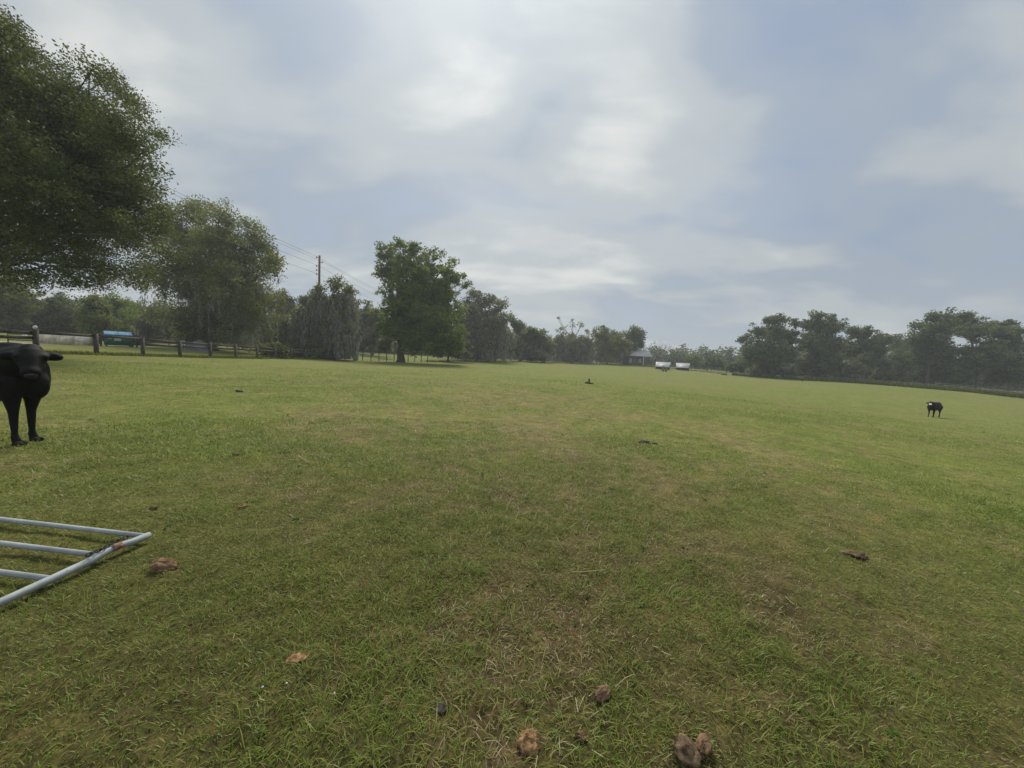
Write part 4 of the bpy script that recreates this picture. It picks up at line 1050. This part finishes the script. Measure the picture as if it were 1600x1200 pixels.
for px, py, wx, hy, mt, lb, sd_ in DUNG:
    p, dep = on_ground(px, py); wm = (.9 if dep < 6 else 1) * wx * dep / F_PX; ground_view = max(.25, (EYE - p.z) / (p - CAM).length)
    hm = min(hy * dep / F_PX, wm * 1.1) * (.75 if dep < 6 else .8)
    mb = MB(); gg = np.random.default_rng(sd_); rz = gg.uniform(0, 3.14)
    if sd_ in (12, 13, 14, 15, 16, 17, 18, 11):
        mb.ell((0, 0, hm * .18), (wm * .5, wm * .36, hm * .62), 22, 12, noise=.22, seed=sd_)
        mb.ell((-wm * .28, .1 * wm, hm * .1), (wm * .3, wm * .22, hm * .4), 16, 10, noise=.25, seed=sd_ + 50)
        mb.ell((wm * .22, -.12 * wm, hm * .12), (wm * .26, wm * .2, hm * .45), 16, 10, noise=.25, seed=sd_ + 70)
        if sd_ == 14: mb.ell((.03 * wm, 0, hm * 1.35), (wm * .13, wm * .13, hm * .85), 12, 8, noise=.2, seed=3)
    else:
        rot = Matrix.Rotation(gg.uniform(-.5, .5), 3, 'Y') @ Matrix.Rotation({4: -.9, 2: -.8, 1: -.6}.get(sd_, gg.uniform(-.4, .4)), 3, 'Z')
        ax = {4: (.32, .60, .34), 2: (.36, .62, .36), 1: (.44, .56, .42), 3: (.5, .48, .46), 6: (.52, .36, .22), 8: (.40, .55, .22)}.get(sd_, (.5, .38, .36))
        mb.ell((0, 0, wm * ax[2] * .32), [wm * ax[0], wm * ax[1], wm * ax[2] * .85], 34, 22, np.array(rot), .13, sd_)
        v = mb.v[-1]; v += gg.normal(0, wm * .012, v.shape) * (np.abs(v[:, 2:3]) > 0)
        for k in range(4):
            a = gg.uniform(0, 6.28); mb.ell((math.cos(a) * wm * .5, math.sin(a) * wm * .42, .01), (wm * .07, wm * .06, wm * .045), 9, 6, noise=.25, seed=sd_ * 9 + k)
    o = mb.build('manure', M[mt], None, True, loc=p); tag(o, lb, 'manure')

def twig(pts_px, r, label, mat='straw'):
    p0 = on_ground(*pts_px[0])[0]; mb = MB()
    pts = [np.array(on_ground(*q)[0]) - np.array(p0) + (0, 0, .03 + .012 * (i % 2)) for i, q in enumerate(pts_px)]
    mb.tube(pts, np.linspace(r, r * .6, len(pts)), 6)
    tag(mb.build('twig', M[mat], None, True, loc=p0), label, 'twig')
twig([(961, 1083), (976, 1072), (991, 1062)], .0025, 'pale straw stalk lying right of the pear shaped clod')
twig([(893, 900), (925, 901), (945, 896)], .003, 'pale dry stalk lying flat in the centre of the field')
twig([(466, 716), (475, 722), (484, 726)], .006, 'pale stick lying in the grass beyond the gate')
for px, py, lb in ((410, 1080, 'leftmost of three tiny white pebbles below the flat tan clod'), (448, 1074, 'middle of three tiny white pebbles below the flat tan clod'), (523, 1090, 'rightmost of three tiny white pebbles below the flat tan clod')):
    p, dep = on_ground(px, py); mb = MB(); mb.ell((0, 0, .02), (.0055, .0045, .004), 10, 7, noise=.2, seed=px)
    tag(mb.build('pebble', M['sign_white'], None, True, loc=p), lb, 'pebble')

# ------------------------------------------------------------------ cattle
def cow(name, label, loc, rz, scale=1.0, head=None, poll=(.98, 0, 1.30), muz=(1.28, 0, 1.0), legs=(0, 0, 0, 0), mat=None, neck0=(.50, 0, 1.03), group=None, voxel=.02, ear_len=.165):
    """body along +X, one remeshed surface. legs: forward swing of FL, FR, HL, HR feet"""
    mb = MB()
    def loft(st, k=20):
        st = np.array(st, float); ang = np.arange(k) * 2 * math.pi / k; n = len(st)
        v = np.stack([np.repeat(st[:, 0:1], k, 1), st[:, 1:2] + st[:, 3:4] * np.cos(ang), st[:, 2:3] + st[:, 4:5] * np.sin(ang)], -1).reshape(-1, 3)
        i = np.arange(n - 1)[:, None] * k; j = np.arange(k)[None]; j2 = (j + 1) % k
        q = np.stack([i + j, i + j2, i + k + j2, i + k + j], -1).reshape(-1, 4)
        v = np.r_[v, [st[0, :3]], [st[-1, :3]]]; c0, c1 = n * k, n * k + 1
        t = [(c0, (a + 1) % k, a) for a in range(k)] + [(c1, (n - 1) * k + a, (n - 1) * k + (a + 1) % k) for a in range(k)]
        mb.add(v, q, t)
    loft([(-.90, 0, 1.02, .07, .10), (-.86, 0, 1.0, .17, .19), (-.74, 0, .98, .255, .275), (-.55, 0, .96, .29, .315), (-.3, 0, .925, .325, .36), (0, 0, .905, .335, .375), (.22, 0, .925, .31, .375),
          (.42, 0, .955, .26, .345), (.56, 0, .955, .20, .28), (.66, 0, .93, .12, .19)])
    mb.ell((.34, 0, 1.22), (.26, .12, .11)); mb.ell((-.66, 0, 1.18), (.2, .17, .11))          # withers, rump
    mb.ell((.585, 0, .78), (.13, .12, .20)); mb.ell((.44, .17, .86), (.17, .12, .26)); mb.ell((.44, -.17, .86), (.17, .12, .26))   # brisket, shoulders
    poll = np.array(poll, float); muz = np.array(muz, float); n0 = np.array(neck0, float)
    hd = muz - poll; HL = np.linalg.norm(hd); hd /= HL
    nk = curve_pts(n0 + (-.08, 0, 0), poll + hd * .05 + (0, 0, -.05), .02, 6)
    mb.tube(nk, [.25, .235, .21, .185, .165, .14], 16)
    mb.tube([n0 + (.02, 0, -.18), (n0 + poll) / 2 + (0, 0, -.14), poll + hd * .12 + (0, 0, -.08)], [.14, .11, .07], 12)   # dewlap
    mb.tube([poll - hd * .03, poll + hd * HL * .18, poll + hd * HL * .45, poll + hd * HL * .75, poll + hd * HL * .93, poll + hd * HL], [.085, .128, .118, .085, .088, .06], 16)
    side = np.cross(hd, (0, 0, 1.0)); side /= np.linalg.norm(side); upv = np.cross(side, hd)
    mb.ell(poll + upv * .03, (.10, .10, .07))
    for s in (-1, 1):
        e0 = poll + hd * .07 + side * s * .10; e1 = e0 + side * s * ear_len + np.array((0, 0, -.035))
        mb.tube([e0, e0 * .7 + e1 * .3, e0 * .35 + e1 * .65, e1], [.030, .062, .058, .026], 10)
        mb.ell(poll + hd * HL * .36 + side * s * .105 + upv * .055, (.045, .045, .04))          # brow
    for (x, y, f) in ((.43, .125, legs[0]), (.43, -.125, legs[1])):
        mb.tube([(x, y * 1.25, .86), (x + .01, y * 1.2, .66), (x + f * .45, y, .43), (x + f * .5, y, .38), (x + f * .85, y, .15), (x + f * .92, y, .10), (x + f + .02, y, .05), (x + f + .025, y, -.01)],
                [.16, .095, .050, .047, .033, .042, .045, .058], 12)
    for (x, y, f) in ((-.62, .15, legs[2]), (-.62, -.15, legs[3])):
        mb.tube([(x, y, .92), (x + .06, y * 1.15, .70), (x + .02 + f * .4, y * 1.1, .55), (x - .13 + f * .6, y, .42), (x - .11 + f * .75, y, .32), (x - .06 + f * .95, y, .12), (x - .03 + f, y, .05), (x - .02 + f, y, -.01)],
                [.21, .155, .085, .054, .044, .046, .048, .060], 12)
    mb.tube([(-.87, 0, 1.10), (-.97, 0, 1.0), (-.98, .02, .75), (-.96, .03, .5), (-.95, .03, .36)], [.04, .032, .024, .03, .012], 8)
    v = np.concatenate(mb.v); fc = [np.concatenate(mb.q), np.concatenate(mb.t)]
    root = empty(name, loc, label, 'cow', group, rz); root.scale = (scale,) * 3
    o = build('body', v, fc, mat, root, True)
    md = o.modifiers.new('remesh', 'REMESH'); md.mode = 'VOXEL'; md.voxel_size = voxel; md.use_smooth_shade = True
    sm = o.modifiers.new('smooth', 'SMOOTH'); sm.iterations = 4; sm.factor = .5
    dg = bpy.context.evaluated_depsgraph_get(); dg.update()
    me = bpy.data.meshes.new_from_object(o.evaluated_get(dg)); o.modifiers.clear(); o.data = me
    if not me.materials: me.materials.append(mat)
    me.polygons.foreach_set('use_smooth', np.ones(len(me.polygons), bool))
    rotm = np.stack([hd, side, upv], 1)
    ns = MB(); ns.ell(muz - hd * .010 + upv * .012, (.040, .056, .040), 16, 10, rotm); ns.build('nose', M['nose'], root, True)
    for s in (-1, 1):
        ey = MB(); ey.ell(poll + hd * HL * .38 + side * s * .121 + upv * .035, (.022, .022, .022), 12, 8); ey.build('eye', M['eye'], root, True)
    for (x, y) in ((.455 + legs[0], .125), (.455 + legs[1], -.125), (-.64 + legs[2], .15), (-.64 + legs[3], -.15)):
        hf = MB()
        for s in (-1, 1): hf.ell((x + .025, y + s * .027, .018), (.056, .029, .036), 12, 8)
        hf.build('hoof', M['hoof'], root, True)
    return root

hide = mat_hide('black_hide')
TH = R(15)
f = Vector((math.cos(TH), math.sin(TH), 0)); rv = Vector((f.y, -f.x, 0))
hp = G(42, 5.02)
cl = hp - f * .455
cow('cow', 'large black cow at the left edge turning its head to the viewer', (cl.x, cl.y, gz(hp.x, hp.y)), TH, .98, poll=(.78, -.32, 1.235), muz=(.95, -.56, .93), legs=(0, .01, -.05, .12), mat=hide, neck0=(.48, -.03, 1.02))
hide2 = mat_hide('black_hide_white_face', ((1.07, .09, 1.12), .14))
cp_ = G(1458, 26.2)
cow('calf', 'black calf with a white face blaze alone at right in the field', cp_, R(180 + 25), .79, poll=(.86, .02, 1.27), muz=(1.14, .10, 1.00), legs=(-.02, .10, .0, .16), mat=hide2)
far = G(1333, 87)
cow('far_cow', 'tiny dark animal beyond the grey board fence under the right treeline', far, R(170), .78, poll=(.98, .05, 1.28), muz=(1.25, .1, 1.0), mat=hide, voxel=.05)

# ------------------------------------------------------------------ haze: the air between camera and treeline
HZ = 0.0009
if HZ > 0:
    mb = MB(); mb.box((0, 0, 12.5), (2400, 2400, 35))
    m = bpy.data.materials.new('haze_air'); m.use_nodes = True; n = NT(m.node_tree); m.node_tree.nodes.clear()
    o_ = n.add('ShaderNodeOutputMaterial'); pv = n.add('ShaderNodeVolumePrincipled')
    pv.inputs['Color'].default_value = (.86, .92, .96, 1); pv.inputs['Density'].default_value = HZ; pv.inputs['Anisotropy'].default_value = .25
    n.link(pv.outputs[0], o_.inputs['Volume'])
    tag(mb.build('haze', m), kind='stuff')
